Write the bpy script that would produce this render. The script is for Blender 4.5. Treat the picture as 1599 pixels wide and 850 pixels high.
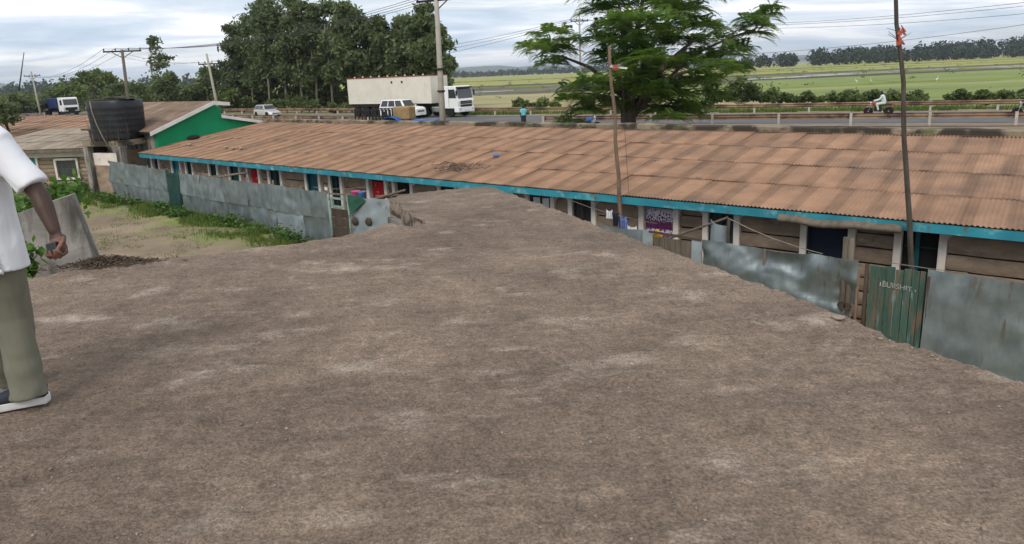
import bpy, bmesh, math, random
import numpy as np
from mathutils import Vector, Matrix, noise as mn
R_ = math.radians
random.seed(7); rng = np.random.default_rng(11)
for o in list(bpy.data.objects): bpy.data.objects.remove(o)
SC = bpy.context.scene
COL = SC.collection

# ------------------------------------------------------------------ camera
F, CX, CY, CAMZ = 1063.0, 800.0, 355.0, 5.0
ROLL = R_(2.4); PITCH = math.atan((CY-115.0)*math.cos(ROLL)/F)
cam_d = bpy.data.cameras.new('camera'); cam = bpy.data.objects.new('camera', cam_d); COL.objects.link(cam)
cam_d.sensor_width = 36; cam_d.lens = F/1599*36; cam_d.shift_y = -70/1599
cam_d.clip_start = 0.05; cam_d.clip_end = 20000
RM = Matrix.Rotation(math.pi/2-PITCH, 3, 'X') @ Matrix.Rotation(-ROLL, 3, 'Z')
cam.matrix_world = Matrix.Translation((0,0,CAMZ)) @ RM.to_4x4()
SC.camera = cam

# ------------------------------------------------------------------ sky and sun
SUN_EL, SUN_AZ = R_(46), R_(200)        # azimuth clockwise from +Y
w = bpy.data.worlds.new('World'); SC.world = w; w.use_nodes = True
nt = w.node_tree; nt.nodes.clear(); N = nt.nodes.new; L = nt.links.new
sky = N('ShaderNodeTexSky'); sky.sky_type = 'NISHITA'; sky.sun_disc = False
sky.sun_elevation = SUN_EL; sky.sun_rotation = SUN_AZ; sky.dust_density = 2.5
tc = N('ShaderNodeTexCoord'); sep = N('ShaderNodeSeparateXYZ'); L(tc.outputs['Generated'], sep.inputs[0])
def math_(op, a, b=None, clamp=False):
    m = N('ShaderNodeMath'); m.operation = op; m.use_clamp = clamp
    for i, s in enumerate((a, b)):
        if s is None: continue
        if isinstance(s, (int, float)): m.inputs[i].default_value = s
        else: L(s, m.inputs[i])
    return m.outputs[0]
zz = math_('ADD', math_('MAXIMUM', sep.outputs[2], 0.0), 0.10)
cmb = N('ShaderNodeCombineXYZ'); L(math_('DIVIDE', sep.outputs[0], zz), cmb.inputs[0]); L(math_('DIVIDE', sep.outputs[1], zz), cmb.inputs[1])
def wnoise(scale, detail, dist, off, st):
    mp = N('ShaderNodeMapping'); mp.inputs['Scale'].default_value = st; mp.inputs['Location'].default_value = off
    L(cmb.outputs[0], mp.inputs[0]); n = N('ShaderNodeTexNoise'); L(mp.outputs[0], n.inputs['Vector'])
    n.inputs['Scale'].default_value = scale; n.inputs['Detail'].default_value = detail; n.inputs['Distortion'].default_value = dist
    n.inputs['Roughness'].default_value = .55
    return n.outputs['Fac']
def wramp(fac, stops):
    r = N('ShaderNodeValToRGB'); L(fac, r.inputs[0]); e = r.color_ramp.elements
    while len(e) < len(stops): e.new(.5)
    for k, (p, c) in enumerate(stops): e[k].position = p; e[k].color = (*c, 1)
    return r.outputs[0]
n1 = wnoise(.62, 8, .7, (3.1, 0.4, 0), (1, 1.7, 1)); n2 = wnoise(.34, 5, .3, (7.3, 2.2, 0), (1, 1.9, 1))
cover = wramp(n2, [(.28, (.5,.5,.5)), (.52, (1,1,1))])
# cloud radiance (same units as the sky texture, before the 0.1 strength)
cloud = wramp(n1, [(.28, (4.3,5.3,6.6)), (.40, (5.5,6.4,7.5)), (.49, (6.9,7.4,8.1)), (.57, (9.0,9.1,9.3)), (.72, (9.9,9.9,9.9))])
mx = N('ShaderNodeMix'); mx.data_type = 'RGBA'; L(cover, mx.inputs[0]); L(sky.outputs[0], mx.inputs[6]); L(cloud, mx.inputs[7])
bg = N('ShaderNodeBackground'); bg.inputs[1].default_value = .115; L(mx.outputs[2], bg.inputs[0])
wo = N('ShaderNodeOutputWorld'); L(bg.outputs[0], wo.inputs[0])
sd = bpy.data.lights.new('sun', 'SUN'); sd.energy = 1.75; sd.angle = R_(26); sd.color = (1, .95, .88)
so = bpy.data.objects.new('sun', sd); COL.objects.link(so)
sdir = Vector((math.sin(SUN_AZ)*math.cos(SUN_EL), math.cos(SUN_AZ)*math.cos(SUN_EL), math.sin(SUN_EL)))
so.rotation_euler = (-sdir).to_track_quat('-Z', 'Y').to_euler(); so.location = (0, -10, 30)
SC.view_settings.view_transform = 'Standard'; SC.view_settings.look = 'None'; SC.view_settings.gamma = 1
SC.view_settings.exposure = 0.25; SC.view_settings.use_curve_mapping = False
SC.render.engine = 'CYCLES'

# ------------------------------------------------------------------ placement helpers
def ray(px, py): return RM @ Vector(((px-CX)/F, (CY-py)/F, -1))
def aty(px, py, y): d = ray(px, py); return Vector((0,0,CAMZ)) + d*(y/d.y)
def atz(px, py, z): d = ray(px, py); return Vector((0,0,CAMZ)) + d*((z-CAMZ)/d.z)
HA = math.atan2(-.809, 1)                      # direction of the row house
UX = Vector((math.cos(HA), math.sin(HA), 0)); UN = Vector((-math.sin(HA), math.cos(HA), 0))
WALL_N, FENCE_N = 13.39, 11.9
def hp(t, n, z): return UX*t + UN*n + Vector((0,0,z))
def sstep(a, b, x):
    t = np.clip((x-a)/(b-a), 0, 1); return t*t*(3-2*t)

# ------------------------------------------------------------------ materials
def mat(name, c1, c2=None, scale=3, detail=6, rough=.85, metal=0.0, bump=0.0, bscale=30, c3=None, s3=1.0, r3=(.5,.62), d3=5,
        st=(1,1,1), st3=None, rnd=0.0, spec=.3, rot=0.0, ramp=(.32,.68), c4=None, s4=1.0, r4=(.55,.65), st4=None, trans=0.0, bdist=.02):
    m = bpy.data.materials.new(name); m.use_nodes = True; t = m.node_tree; t.nodes.clear()
    Nn = t.nodes.new; Ll = t.links.new
    out = Nn('ShaderNodeOutputMaterial'); b = Nn('ShaderNodeBsdfPrincipled'); Ll(b.outputs[0], out.inputs[0])
    b.inputs['Roughness'].default_value = rough; b.inputs['Metallic'].default_value = metal
    b.inputs['Specular IOR Level'].default_value = spec
    geo = Nn('ShaderNodeNewGeometry')
    def nz(sc, det, stt):
        mp = Nn('ShaderNodeMapping'); mp.inputs['Scale'].default_value = stt; mp.inputs['Rotation'].default_value = (0,0,rot)
        Ll(geo.outputs['Position'], mp.inputs[0]); n = Nn('ShaderNodeTexNoise'); Ll(mp.outputs[0], n.inputs['Vector'])
        n.inputs['Scale'].default_value = sc; n.inputs['Detail'].default_value = det; n.inputs['Roughness'].default_value = .6
        return n.outputs['Fac']
    def rp(f, p0, p1, a, c):
        r = Nn('ShaderNodeValToRGB'); Ll(f, r.inputs[0]); e = r.color_ramp.elements
        e[0].position, e[1].position = p0, p1; e[0].color = (*a,1); e[1].color = (*c,1); return r.outputs[0]
    def mixc(f, a, c):
        x = Nn('ShaderNodeMix'); x.data_type = 'RGBA'; Ll(f, x.inputs[0]); Ll(a, x.inputs[6])
        if isinstance(c, tuple): x.inputs[7].default_value = (*c,1)
        else: Ll(c, x.inputs[7])
        return x.outputs[2]
    col = rp(nz(scale, detail, st), ramp[0], ramp[1], c1, c2 or tuple(v*.8 for v in c1))
    if c3: col = mixc(rp(nz(s3, d3, st3 or st), r3[0], r3[1], (0,0,0), (1,1,1)), col, c3)
    if c4: col = mixc(rp(nz(s4, 6, st4 or st), r4[0], r4[1], (0,0,0), (1,1,1)), col, c4)
    if rnd:
        oi = Nn('ShaderNodeObjectInfo'); hs = Nn('ShaderNodeHueSaturation'); mr = Nn('ShaderNodeMapRange')
        Ll(oi.outputs['Random'], mr.inputs[0]); mr.inputs[3].default_value = 1-rnd; mr.inputs[4].default_value = 1+rnd
        Ll(mr.outputs[0], hs.inputs['Value']); Ll(col, hs.inputs['Color']); col = hs.outputs[0]
    Ll(col, b.inputs['Base Color'])
    if bump:
        bp = Nn('ShaderNodeBump'); bp.inputs['Strength'].default_value = bump; bp.inputs['Distance'].default_value = bdist
        Ll(nz(bscale, 6, st), bp.inputs['Height']); Ll(bp.outputs[0], b.inputs['Normal'])
    if trans:
        tr = Nn('ShaderNodeBsdfTranslucent'); Ll(col, tr.inputs[0]); ms = Nn('ShaderNodeMixShader'); ms.inputs[0].default_value = trans
        Ll(b.outputs[0], ms.inputs[1]); Ll(tr.outputs[0], ms.inputs[2]); Ll(ms.outputs[0], out.inputs[0])
    m['bsdf'] = b.name
    return m
def glass(name, c, rough=.1):
    m = mat(name, c, c, rough=rough, spec=.6); return m
M = {}
def slabmat():
    m = mat('slab_concrete', (.236,.174,.127), (.140,.102,.075), scale=.7, detail=14, rough=.95, bump=1.0, bscale=34, bdist=.035,
        c3=(.335,.272,.214), s3=1.9, r3=(.56,.72), d3=15, st3=(.8,1.5,1), rot=R_(-20), c4=(.135,.100,.080), s4=1.0, r4=(.57,.76), st4=(.8,2.4,1), ramp=(.30,.70))
    t = m.node_tree; b_ = t.nodes[m['bsdf']]; src = b_.inputs['Base Color'].links[0].from_socket; geo = t.nodes.new('ShaderNodeNewGeometry')
    def layer(src, kind, sc, p0, p1, lo, hi, st=None, rot=0):
        n = t.nodes.new('ShaderNodeTexNoise' if kind == 'n' else 'ShaderNodeTexVoronoi'); n.inputs['Scale'].default_value = sc; t.links.new(geo.outputs['Position'], n.inputs['Vector'])
        if st: mp = t.nodes.new('ShaderNodeMapping'); mp.inputs['Scale'].default_value = st; mp.inputs['Rotation'].default_value = (0,0,rot); t.links.new(geo.outputs['Position'], mp.inputs[0]); t.links.new(mp.outputs[0], n.inputs['Vector'])
        if kind == 'n': n.inputs['Detail'].default_value = 8; n.inputs['Roughness'].default_value = .75
        r = t.nodes.new('ShaderNodeMapRange'); t.links.new(n.outputs['Fac' if kind == 'n' else 'Distance'], r.inputs[0]); r.inputs[1].default_value = p0; r.inputs[2].default_value = p1; r.inputs[3].default_value = lo; r.inputs[4].default_value = hi
        x = t.nodes.new('ShaderNodeMix'); x.data_type = 'RGBA'; x.blend_type = 'MULTIPLY'; x.inputs[0].default_value = 1; t.links.new(src, x.inputs[6]); c = t.nodes.new('ShaderNodeCombineXYZ')
        for k in range(3): t.links.new(r.outputs[0], c.inputs[k])
        t.links.new(c.outputs[0], x.inputs[7]); return x.outputs[2]
    src = layer(src, 'n', 17, .36, .64, .80, 1.20); src = layer(src, 'n', 70, .40, .60, .64, 1.33); src = layer(src, 'v', 34, .03, .11, 1.75, 1.0); src = layer(src, 'n', 4.2, .36, .64, .80, 1.18); src = layer(src, 'n', 3.0, .38, .62, .88, 1.12, (.8,7,1), R_(-20)); src = layer(src, 'n', .28, .40, .60, .84, 1.14)
    t.links.new(src, b_.inputs['Base Color']); return m
M['slab'] = slabmat()
M['slab_edge'] = mat('slab_edge', (.25,.20,.155), (.055,.043,.034), scale=7, rough=.95, bump=1, bscale=25, ramp=(.42,.58))  # tan with dark cracks; shade of the broken face painted into the colour
M['concrete'] = mat('old_concrete', (.30,.28,.25), (.18,.165,.145), scale=2.4, detail=9, rough=.9, bump=.5, bscale=20, c3=(.06,.055,.047), s3=2.0, r3=(.47,.64), st3=(2.4,2.4,.45), d3=9)
M['pole_concrete'] = mat('pole_concrete', (.36,.33,.28), (.28,.26,.22), scale=2, rough=.9)
M['parapet'] = mat('parapet_plaster', (.27,.22,.15), (.17,.135,.095), scale=1.5, rough=.95, bump=.4, c3=(.045,.037,.028), s3=1.1, r3=(.44,.54), d3=9, st3=(1,1,1.4), c4=(.10,.11,.05), s4=1.3, r4=(.56,.68))
M['stone'] = mat('stone_block', (.30,.225,.160), (.165,.124,.090), scale=2.3, rough=.95, bump=.7, bscale=14, rnd=.14, c3=(.40,.32,.245), s3=1.7, r3=(.58,.75), st=(1,1,2))
M['mortar'] = mat('mortar', (.06,.05,.04), (.035,.03,.026), scale=4, rough=1)
M['whitewash'] = mat('whitewash', (.68,.62,.56), (.54,.48,.42), scale=2.6, rough=.9, bump=.2, c3=(.25,.20,.155), s3=2.3, r3=(.56,.8))
M['pinkwash'] = mat('pink_plaster', (.54,.46,.41), (.42,.35,.31), scale=2.6, rough=.9, c3=(.22,.18,.145), s3=2, r3=(.56,.8))
M['teal'] = mat('teal_paint', (.028,.235,.29), (.018,.15,.20), scale=2.4, rough=.6, rnd=.1, c3=(.16,.33,.34), s3=3.4, r3=(.55,.68), d3=9, c4=(.10,.085,.07), s4=5, r4=(.62,.70))
M['tealdoor'] = mat('teal_door', (.010,.085,.105), (.006,.05,.065), scale=3, rough=.6)
M['tealbright'] = mat('teal_door_bright', (.018,.20,.25), (.012,.14,.18), scale=3, rough=.6)
M['bluedoor'] = mat('navy_door', (.007,.016,.032), (.005,.011,.022), scale=3, rough=.55)
M['greenwin'] = mat('green_window', (.010,.050,.042), (.006,.030,.027), scale=3, rough=.6)
M['dark'] = mat('painted_dark_interior', (.012,.011,.010), (.006,.006,.006), scale=2, rough=.9)  # near-black colour standing in for the unlit room behind open doorways
M['pane'] = mat('window_pane', (.05,.058,.06), (.025,.03,.032), scale=2.5, rough=.25, spec=.5)
M['galv'] = mat('galvanised_sheet', (.250,.290,.298), (.150,.182,.192), scale=2.2, detail=9, rough=.50, metal=.60, bump=.25, bscale=6, rnd=.14, ramp=(.36,.64), c3=(.15,.115,.075), s3=3.0, r3=(.60,.72), st3=(2.6,2.6,.35), c4=(.165,.185,.165), s4=.8, r4=(.54,.74), st4=(1,1,1.6), st=(1.5,1.5,.7))
M['galvlight'] = mat('galvanised_light', (.38,.44,.47), (.26,.31,.345), scale=1.6, rough=.4, metal=.5, bump=.1, bscale=4, c4=(.12,.11,.085), s4=1.5, r4=(.58,.75))
M['wood'] = mat('weathered_wood', (.16,.13,.10), (.085,.068,.052), scale=3, rough=.9, bump=.5, bscale=20, st=(3,3,.5), rnd=.18)
M['darkwood'] = mat('dark_wood', (.075,.055,.04), (.04,.03,.022), scale=3, rough=.9, bump=.5, bscale=20, st=(3,3,.5), rnd=.15)
M['polewood'] = mat('pole_wood', (.20,.135,.095), (.11,.075,.055), scale=6, rough=.85, st=(3,3,.6), bump=.3)
M['darkpole'] = mat('dark_pole_wood', (.09,.075,.06), (.045,.036,.03), scale=6, rough=.85, st=(3,3,.6), bump=.3)
M['greenplank'] = mat('green_plank', (.050,.095,.072), (.025,.055,.04), scale=2.2, rough=.85, st=(4,4,.8), rnd=.2, bump=.4, c3=(.115,.085,.06), s3=2.4, r3=(.5,.66), st3=(5,5,.8), c4=(.13,.20,.20), s4=2.5, r4=(.6,.72))
M['greenframe'] = mat('green_frame', (.012,.055,.045), (.008,.035,.03), scale=3, rough=.7)
M['palegreen'] = mat('pale_green_post', (.22,.30,.26), (.14,.19,.16), scale=5, rough=.8, c3=(.1,.08,.06), s3=5, r3=(.56,.66))
M['greenwall'] = mat('green_gable_paint', (.002,.255,.105), (.002,.205,.083), scale=1.0, rough=.7, c3=(.006,.17,.075), s3=1.5, r3=(.6,.85))
M['whitetrim'] = mat('white_trim', (.66,.66,.64), (.52,.52,.5), scale=2, rough=.7)
M['brownroof'] = mat('brown_roof', (.215,.145,.10), (.13,.09,.062), scale=1.6, rough=.85, rnd=.08, st=(1,1,1), c3=(.26,.21,.165), s3=.7, r3=(.55,.75))
M['beigeroof'] = mat('beige_roof', (.34,.285,.215), (.22,.18,.135), scale=1.6, rough=.85, rnd=.08, c3=(.16,.12,.09), s3=1.2, r3=(.55,.75))
M['cream'] = mat('cream_rail', (.30,.205,.125), (.16,.10,.062), scale=.6, rough=.65, metal=.2, c3=(.075,.045,.03), s3=.8, r3=(.47,.62))
M['railpost'] = mat('rail_post', (.46,.43,.38), (.33,.29,.25), scale=3, rough=.8)
M['asphalt'] = mat('asphalt', (.105,.105,.108), (.075,.075,.078), scale=.35, rough=.85, bump=.2, bscale=40, c3=(.14,.125,.11), s3=.25, r3=(.5,.7))
M['shoulder'] = mat('shoulder_dirt', (.26,.195,.145), (.18,.135,.10), scale=.8, rough=.95, bump=.3)
M['black'] = mat('black_plastic', (.012,.014,.019), (.007,.008,.011), scale=1.2, rough=.42, spec=.4, c3=(.03,.03,.028), s3=1.6, r3=(.55,.75))
M['tyre'] = mat('tyre_rubber', (.014,.013,.012), (.008,.008,.008), scale=5, rough=.85)
M['chassis'] = mat('chassis', (.025,.022,.02), (.014,.012,.011), scale=2, rough=.8)
M['rim'] = mat('wheel_rim', (.16,.14,.13), (.08,.06,.05), scale=8, rough=.5, metal=.5)
M['trailer'] = mat('trailer_cream', (.64,.61,.52), (.55,.52,.44), scale=.8, rough=.6, c3=(.36,.25,.16), s3=1.6, r3=(.66,.8), st3=(3,3,.35))
M['rust'] = mat('rust_red', (.25,.085,.05), (.14,.05,.03), scale=2, rough=.85)
M['whitepaint'] = mat('white_vehicle_paint', (.74,.74,.73), (.68,.68,.67), scale=.8, rough=.25, spec=.5)
M['silver'] = mat('silver_vehicle_paint', (.52,.50,.45), (.47,.45,.41), scale=.8, rough=.28, metal=.35, spec=.5)
M['vglass'] = mat('vehicle_glass', (.022,.028,.036), (.016,.02,.027), scale=.5, rough=.08, spec=.7)
M['bluepaint'] = mat('blue_paint', (.018,.12,.40), (.012,.085,.30), scale=2, rough=.45)
M['navybody'] = mat('navy_trailer', (.022,.042,.13), (.015,.03,.09), scale=1, rough=.6)
M['redpaint'] = mat('red_paint', (.42,.02,.018), (.30,.015,.012), scale=3, rough=.35)
M['chrome'] = mat('chrome', (.5,.5,.5), (.4,.4,.4), rough=.25, metal=.9)
M['straw'] = mat('straw', (.36,.25,.115), (.20,.13,.06), scale=9, rough=.95, bump=.6)
M['lampglass'] = mat('headlamp', (.6,.62,.62), (.5,.5,.5), rough=.15, spec=.6)
M['redlamp'] = mat('tail_lamp', (.45,.01,.015), (.35,.01,.012), rough=.2)
M['skin'] = mat('skin', (.060,.031,.021), (.045,.023,.016), scale=9, rough=.5, spec=.35)
M['palm'] = mat('palm_skin', (.19,.090,.062), (.12,.058,.042), scale=14, rough=.55)
M['shirt'] = mat('white_shirt', (.70,.71,.73), (.65,.66,.69), scale=2, rough=.85, bump=.12, bscale=9, st=(1.6,1.6,.7))
M['trouser'] = mat('olive_trouser', (.162,.156,.116), (.132,.128,.094), scale=4, rough=.85, bump=.2, bscale=8, st=(2,2,.6))
M['sole'] = mat('white_sole', (.62,.62,.61), (.48,.47,.45), scale=12, rough=.7)
M['shoe'] = mat('navy_shoe', (.02,.025,.035), (.013,.016,.022), scale=6, rough=.7)
M['cyan'] = mat('cyan_cloth', (.16,.50,.58), (.11,.40,.48), scale=5, rough=.85)
M['navycloth'] = mat('navy_cloth', (.014,.02,.045), (.01,.014,.03), scale=5, rough=.9)
M['palecloth'] = mat('pale_green_cloth', (.55,.60,.55), (.46,.51,.47), scale=5, rough=.9)
M['red'] = mat('red_cloth', (.42,.012,.016), (.26,.008,.010), scale=6, rough=.9, c3=(.55,.30,.28), s3=9, r3=(.64,.68))
M['purple'] = mat('purple_lace', (.115,.018,.085), (.065,.010,.05), scale=6, rough=.9)
M['lace'] = mat('white_lace', (.60,.56,.62), (.30,.24,.34), scale=16, rough=.9)
M['whitecloth'] = mat('white_cloth', (.62,.62,.64), (.52,.52,.55), scale=6, rough=.9)
M['bluecloth'] = mat('blue_cloth', (.13,.21,.42), (.06,.09,.23), scale=12, rough=.9)
M['pinkplastic'] = mat('pink_plastic', (.62,.09,.23), (.5,.07,.18), rough=.5)
M['orange'] = mat('orange_ribbon', (.45,.11,.06), (.33,.075,.045), scale=9, rough=.8)
M['yellow'] = mat('yellow_plastic', (.52,.30,.02), (.42,.22,.015), scale=5, rough=.55)
M['tarp'] = mat('green_tarp', (.02,.095,.06), (.012,.055,.036), scale=4, rough=.7)
M['chalk'] = mat('worn_white_paint', (.60,.60,.57), (.42,.43,.40), scale=20, rough=.9, c3=(.05,.085,.065), s3=30, r3=(.60,.68))
M['wire'] = mat('wire', (.035,.035,.037), (.03,.03,.03), rough=.7)
M['rope'] = mat('rope', (.24,.20,.155), (.17,.14,.11), scale=9, rough=.95)
M['twig'] = mat('dry_twigs', (.105,.077,.055), (.05,.037,.028), scale=9, rough=1)
M['pebble'] = mat('pebbles', (.33,.27,.22), (.15,.115,.09), scale=13, rough=.95)
M['bark'] = mat('bark', (.095,.072,.055), (.05,.038,.03), scale=4, rough=.95, bump=.5, st=(2,2,.5))
M['eubark'] = mat('eucalyptus_bark', (.30,.27,.235), (.14,.12,.10), scale=1.5, rough=.9, st=(2,2,.4))
def leafmat(name, a, b, tr=.35, scale=.8): return mat(name, a, b, scale=scale, detail=3, rough=.55, spec=.35, trans=tr, rnd=.12)
M['leaf_big'] = leafmat('feathery_leaf', (.165,.26,.040), (.060,.125,.022), .45, .9)
M['leaf_eu'] = leafmat('eucalyptus_leaf', (.150,.190,.075), (.068,.098,.040), .40, .35)
M['leaf_mid'] = leafmat('roadside_leaf', (.130,.175,.050), (.068,.100,.030), .32, .3)
M['leaf_far'] = leafmat('far_leaf', (.032,.058,.028), (.018,.034,.018), .15, .05)
M['leaf_vine'] = leafmat('vine_leaf', (.13,.26,.035), (.06,.14,.02), .4, 3)
M['grass'] = leafmat('grass_blade', (.135,.19,.035), (.075,.115,.022), .35, .7)
M['weed'] = leafmat('weed_leaf', (.085,.17,.028), (.04,.09,.018), .35, 1.5)
M['hill'] = mat('hill_forest', (.05,.075,.05), (.035,.055,.04), scale=.004, rough=1)

# corrugated roof: rust with darker lap stripes that belong to each sheet
def roofmat(name, a, b, stripe):
    m = mat(name, a, b, scale=1.5, detail=7, rough=.8, rnd=.10, bump=.25, bscale=22, c3=(.165,.108,.074), s3=.6, r3=(.52,.70), d3=9, c4=(.07,.045,.035), s4=2.6, r4=(.66,.76), st4=(1,1,1))
    t = m.node_tree; b_ = t.nodes[m['bsdf']]; src = b_.inputs['Base Color'].links[0].from_socket
    g = t.nodes.new('ShaderNodeTexCoord'); s = t.nodes.new('ShaderNodeSeparateXYZ'); t.links.new(g.outputs['Generated'], s.inputs[0])
    oi = t.nodes.new('ShaderNodeObjectInfo')
    ad = t.nodes.new('ShaderNodeMath'); ad.operation = 'MULTIPLY_ADD'; t.links.new(oi.outputs['Random'], ad.inputs[0]); ad.inputs[1].default_value = .06; t.links.new(s.outputs[0], ad.inputs[2])
    r = t.nodes.new('ShaderNodeValToRGB'); t.links.new(ad.outputs[0], r.inputs[0]); e = r.color_ramp.elements
    e[0].position = .10; e[0].color = (stripe,)*3+(1,); e[1].position = .98; e[1].color = (stripe,)*3+(1,)
    for p_, c_ in ((.30,stripe),(.38,1.08),(.84,1.06)): q_ = e.new(p_); q_.color = (c_,)*3+(1,)
    mu = t.nodes.new('ShaderNodeMix'); mu.data_type = 'RGBA'; mu.blend_type = 'MULTIPLY'; mu.inputs[0].default_value = 1
    t.links.new(src, mu.inputs[6]); t.links.new(r.outputs[0], mu.inputs[7]); t.links.new(mu.outputs[2], b_.inputs['Base Color'])
    return m
M['roofsheet'] = roofmat('rusted_roof_sheet', (.318,.186,.112), (.205,.120,.074), .80)

# printed curtain: white lace motif thickest at the top and along the hem
def curtainmat():
    m = mat('purple_print', (.125,.018,.090), (.065,.010,.052), scale=6, rough=.9); t = m.node_tree; b_ = t.nodes[m['bsdf']]; src = b_.inputs['Base Color'].links[0].from_socket
    geo = t.nodes.new('ShaderNodeNewGeometry'); mp = t.nodes.new('ShaderNodeMapping'); mp.inputs['Scale'].default_value = (1,1,.6); t.links.new(geo.outputs['Position'], mp.inputs[0])
    v = t.nodes.new('ShaderNodeTexVoronoi'); v.feature = 'DISTANCE_TO_EDGE'; v.inputs['Scale'].default_value = 24; t.links.new(mp.outputs[0], v.inputs['Vector'])
    s = t.nodes.new('ShaderNodeSeparateXYZ'); t.links.new(geo.outputs['Position'], s.inputs[0]); r = t.nodes.new('ShaderNodeValToRGB'); mr = t.nodes.new('ShaderNodeMapRange'); t.links.new(s.outputs[2], mr.inputs[0]); mr.inputs[1].default_value = 1.30; mr.inputs[2].default_value = 2.0; t.links.new(mr.outputs[0], r.inputs[0])
    e = r.color_ramp.elements; e[0].position = 0; e[0].color = (.03,)*3+(1,); e[1].position = 1; e[1].color = (.30,)*3+(1,)
    for p, c in ((.12,.03),(.17,.16),(.26,.14),(.32,.0),(.52,.005),(.62,.14),(.85,.22)): q = e.new(p); q.color = (c,)*3+(1,)
    lt = t.nodes.new('ShaderNodeMath'); lt.operation = 'LESS_THAN'; t.links.new(v.outputs['Distance'], lt.inputs[0]); t.links.new(r.outputs[0], lt.inputs[1])
    x = t.nodes.new('ShaderNodeMix'); x.data_type = 'RGBA'; t.links.new(lt.outputs[0], x.inputs[0]); t.links.new(src, x.inputs[6]); x.inputs[7].default_value = (.62,.57,.66,1); t.links.new(x.outputs[2], b_.inputs['Base Color']); return m
M['purple'] = curtainmat()
# ground material: dirt, grass and field tones from vertex weights
def groundmat():
    m = mat('ground_dirt', (.235,.178,.118), (.145,.108,.072), scale=.9, detail=9, rough=1, bump=.5, bscale=9, c3=(.285,.228,.155), s3=.35, r3=(.5,.7), c4=(.13,.12,.05), s4=1.7, r4=(.6,.7))
    t = m.node_tree; b_ = t.nodes[m['bsdf']]; src = b_.inputs['Base Color'].links[0].from_socket
    at = t.nodes.new('ShaderNodeAttribute'); at.attribute_name = 'grass'
    geo = t.nodes.new('ShaderNodeNewGeometry')
    def nn(sc, a, c, p0, p1, det=7):
        n = t.nodes.new('ShaderNodeTexNoise'); n.inputs['Scale'].default_value = sc; n.inputs['Detail'].default_value = det
        t.links.new(geo.outputs['Position'], n.inputs['Vector']); r = t.nodes.new('ShaderNodeValToRGB'); t.links.new(n.outputs['Fac'], r.inputs[0])
        e = r.color_ramp.elements; e[0].position = p0; e[1].position = p1; e[0].color = (*a,1); e[1].color = (*c,1); return n.outputs['Fac'], r.outputs[0]
    _, gc = nn(.5, (.125,.165,.035), (.26,.235,.095), .4, .66)
    nf, _ = nn(.7, (0,0,0), (1,1,1), .3, .7, 9)
    a1 = t.nodes.new('ShaderNodeMath'); a1.operation = 'ADD'; t.links.new(at.outputs['Fac'], a1.inputs[0]); t.links.new(nf, a1.inputs[1])
    r = t.nodes.new('ShaderNodeMapRange'); t.links.new(a1.outputs[0], r.inputs[0]); r.inputs[1].default_value = .78; r.inputs[2].default_value = 1.12
    mu = t.nodes.new('ShaderNodeMix'); mu.data_type = 'RGBA'; t.links.new(r.outputs[0], mu.inputs[0]); t.links.new(src, mu.inputs[6]); t.links.new(gc, mu.inputs[7])
    t.links.new(mu.outputs[2], b_.inputs['Base Color']); return m
M['ground'] = groundmat()
def fieldmat(name, a, b, c, s=.03):
    return mat(name, a, b, scale=s, detail=10, rough=1, c3=c, s3=s*1.7, r3=(.52,.66), d3=10, st=(.25,1,1), bump=.4, bscale=.8, c4=tuple(v*.62 for v in b), s4=s*5, r4=(.56,.68), st4=(.3,1,1))
M['rice_yellow'] = fieldmat('ripe_paddy', (.27,.265,.060), (.20,.22,.050), (.33,.30,.10))
M['rice_green'] = fieldmat('green_paddy', (.185,.225,.055), (.13,.17,.045), (.255,.25,.10))
M['rice_pale'] = fieldmat('pale_paddy', (.28,.27,.085), (.20,.215,.06), (.32,.29,.13))
M['mud'] = fieldmat('ploughed_mud', (.125,.112,.070), (.072,.066,.045), (.17,.165,.085))
M['straw_field'] = fieldmat('dry_stubble', (.335,.285,.145), (.24,.215,.10), (.19,.20,.06))
M['water'] = mat('paddy_water', (.30,.31,.32), (.22,.23,.235), scale=.05, rough=.12, spec=.8)

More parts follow.
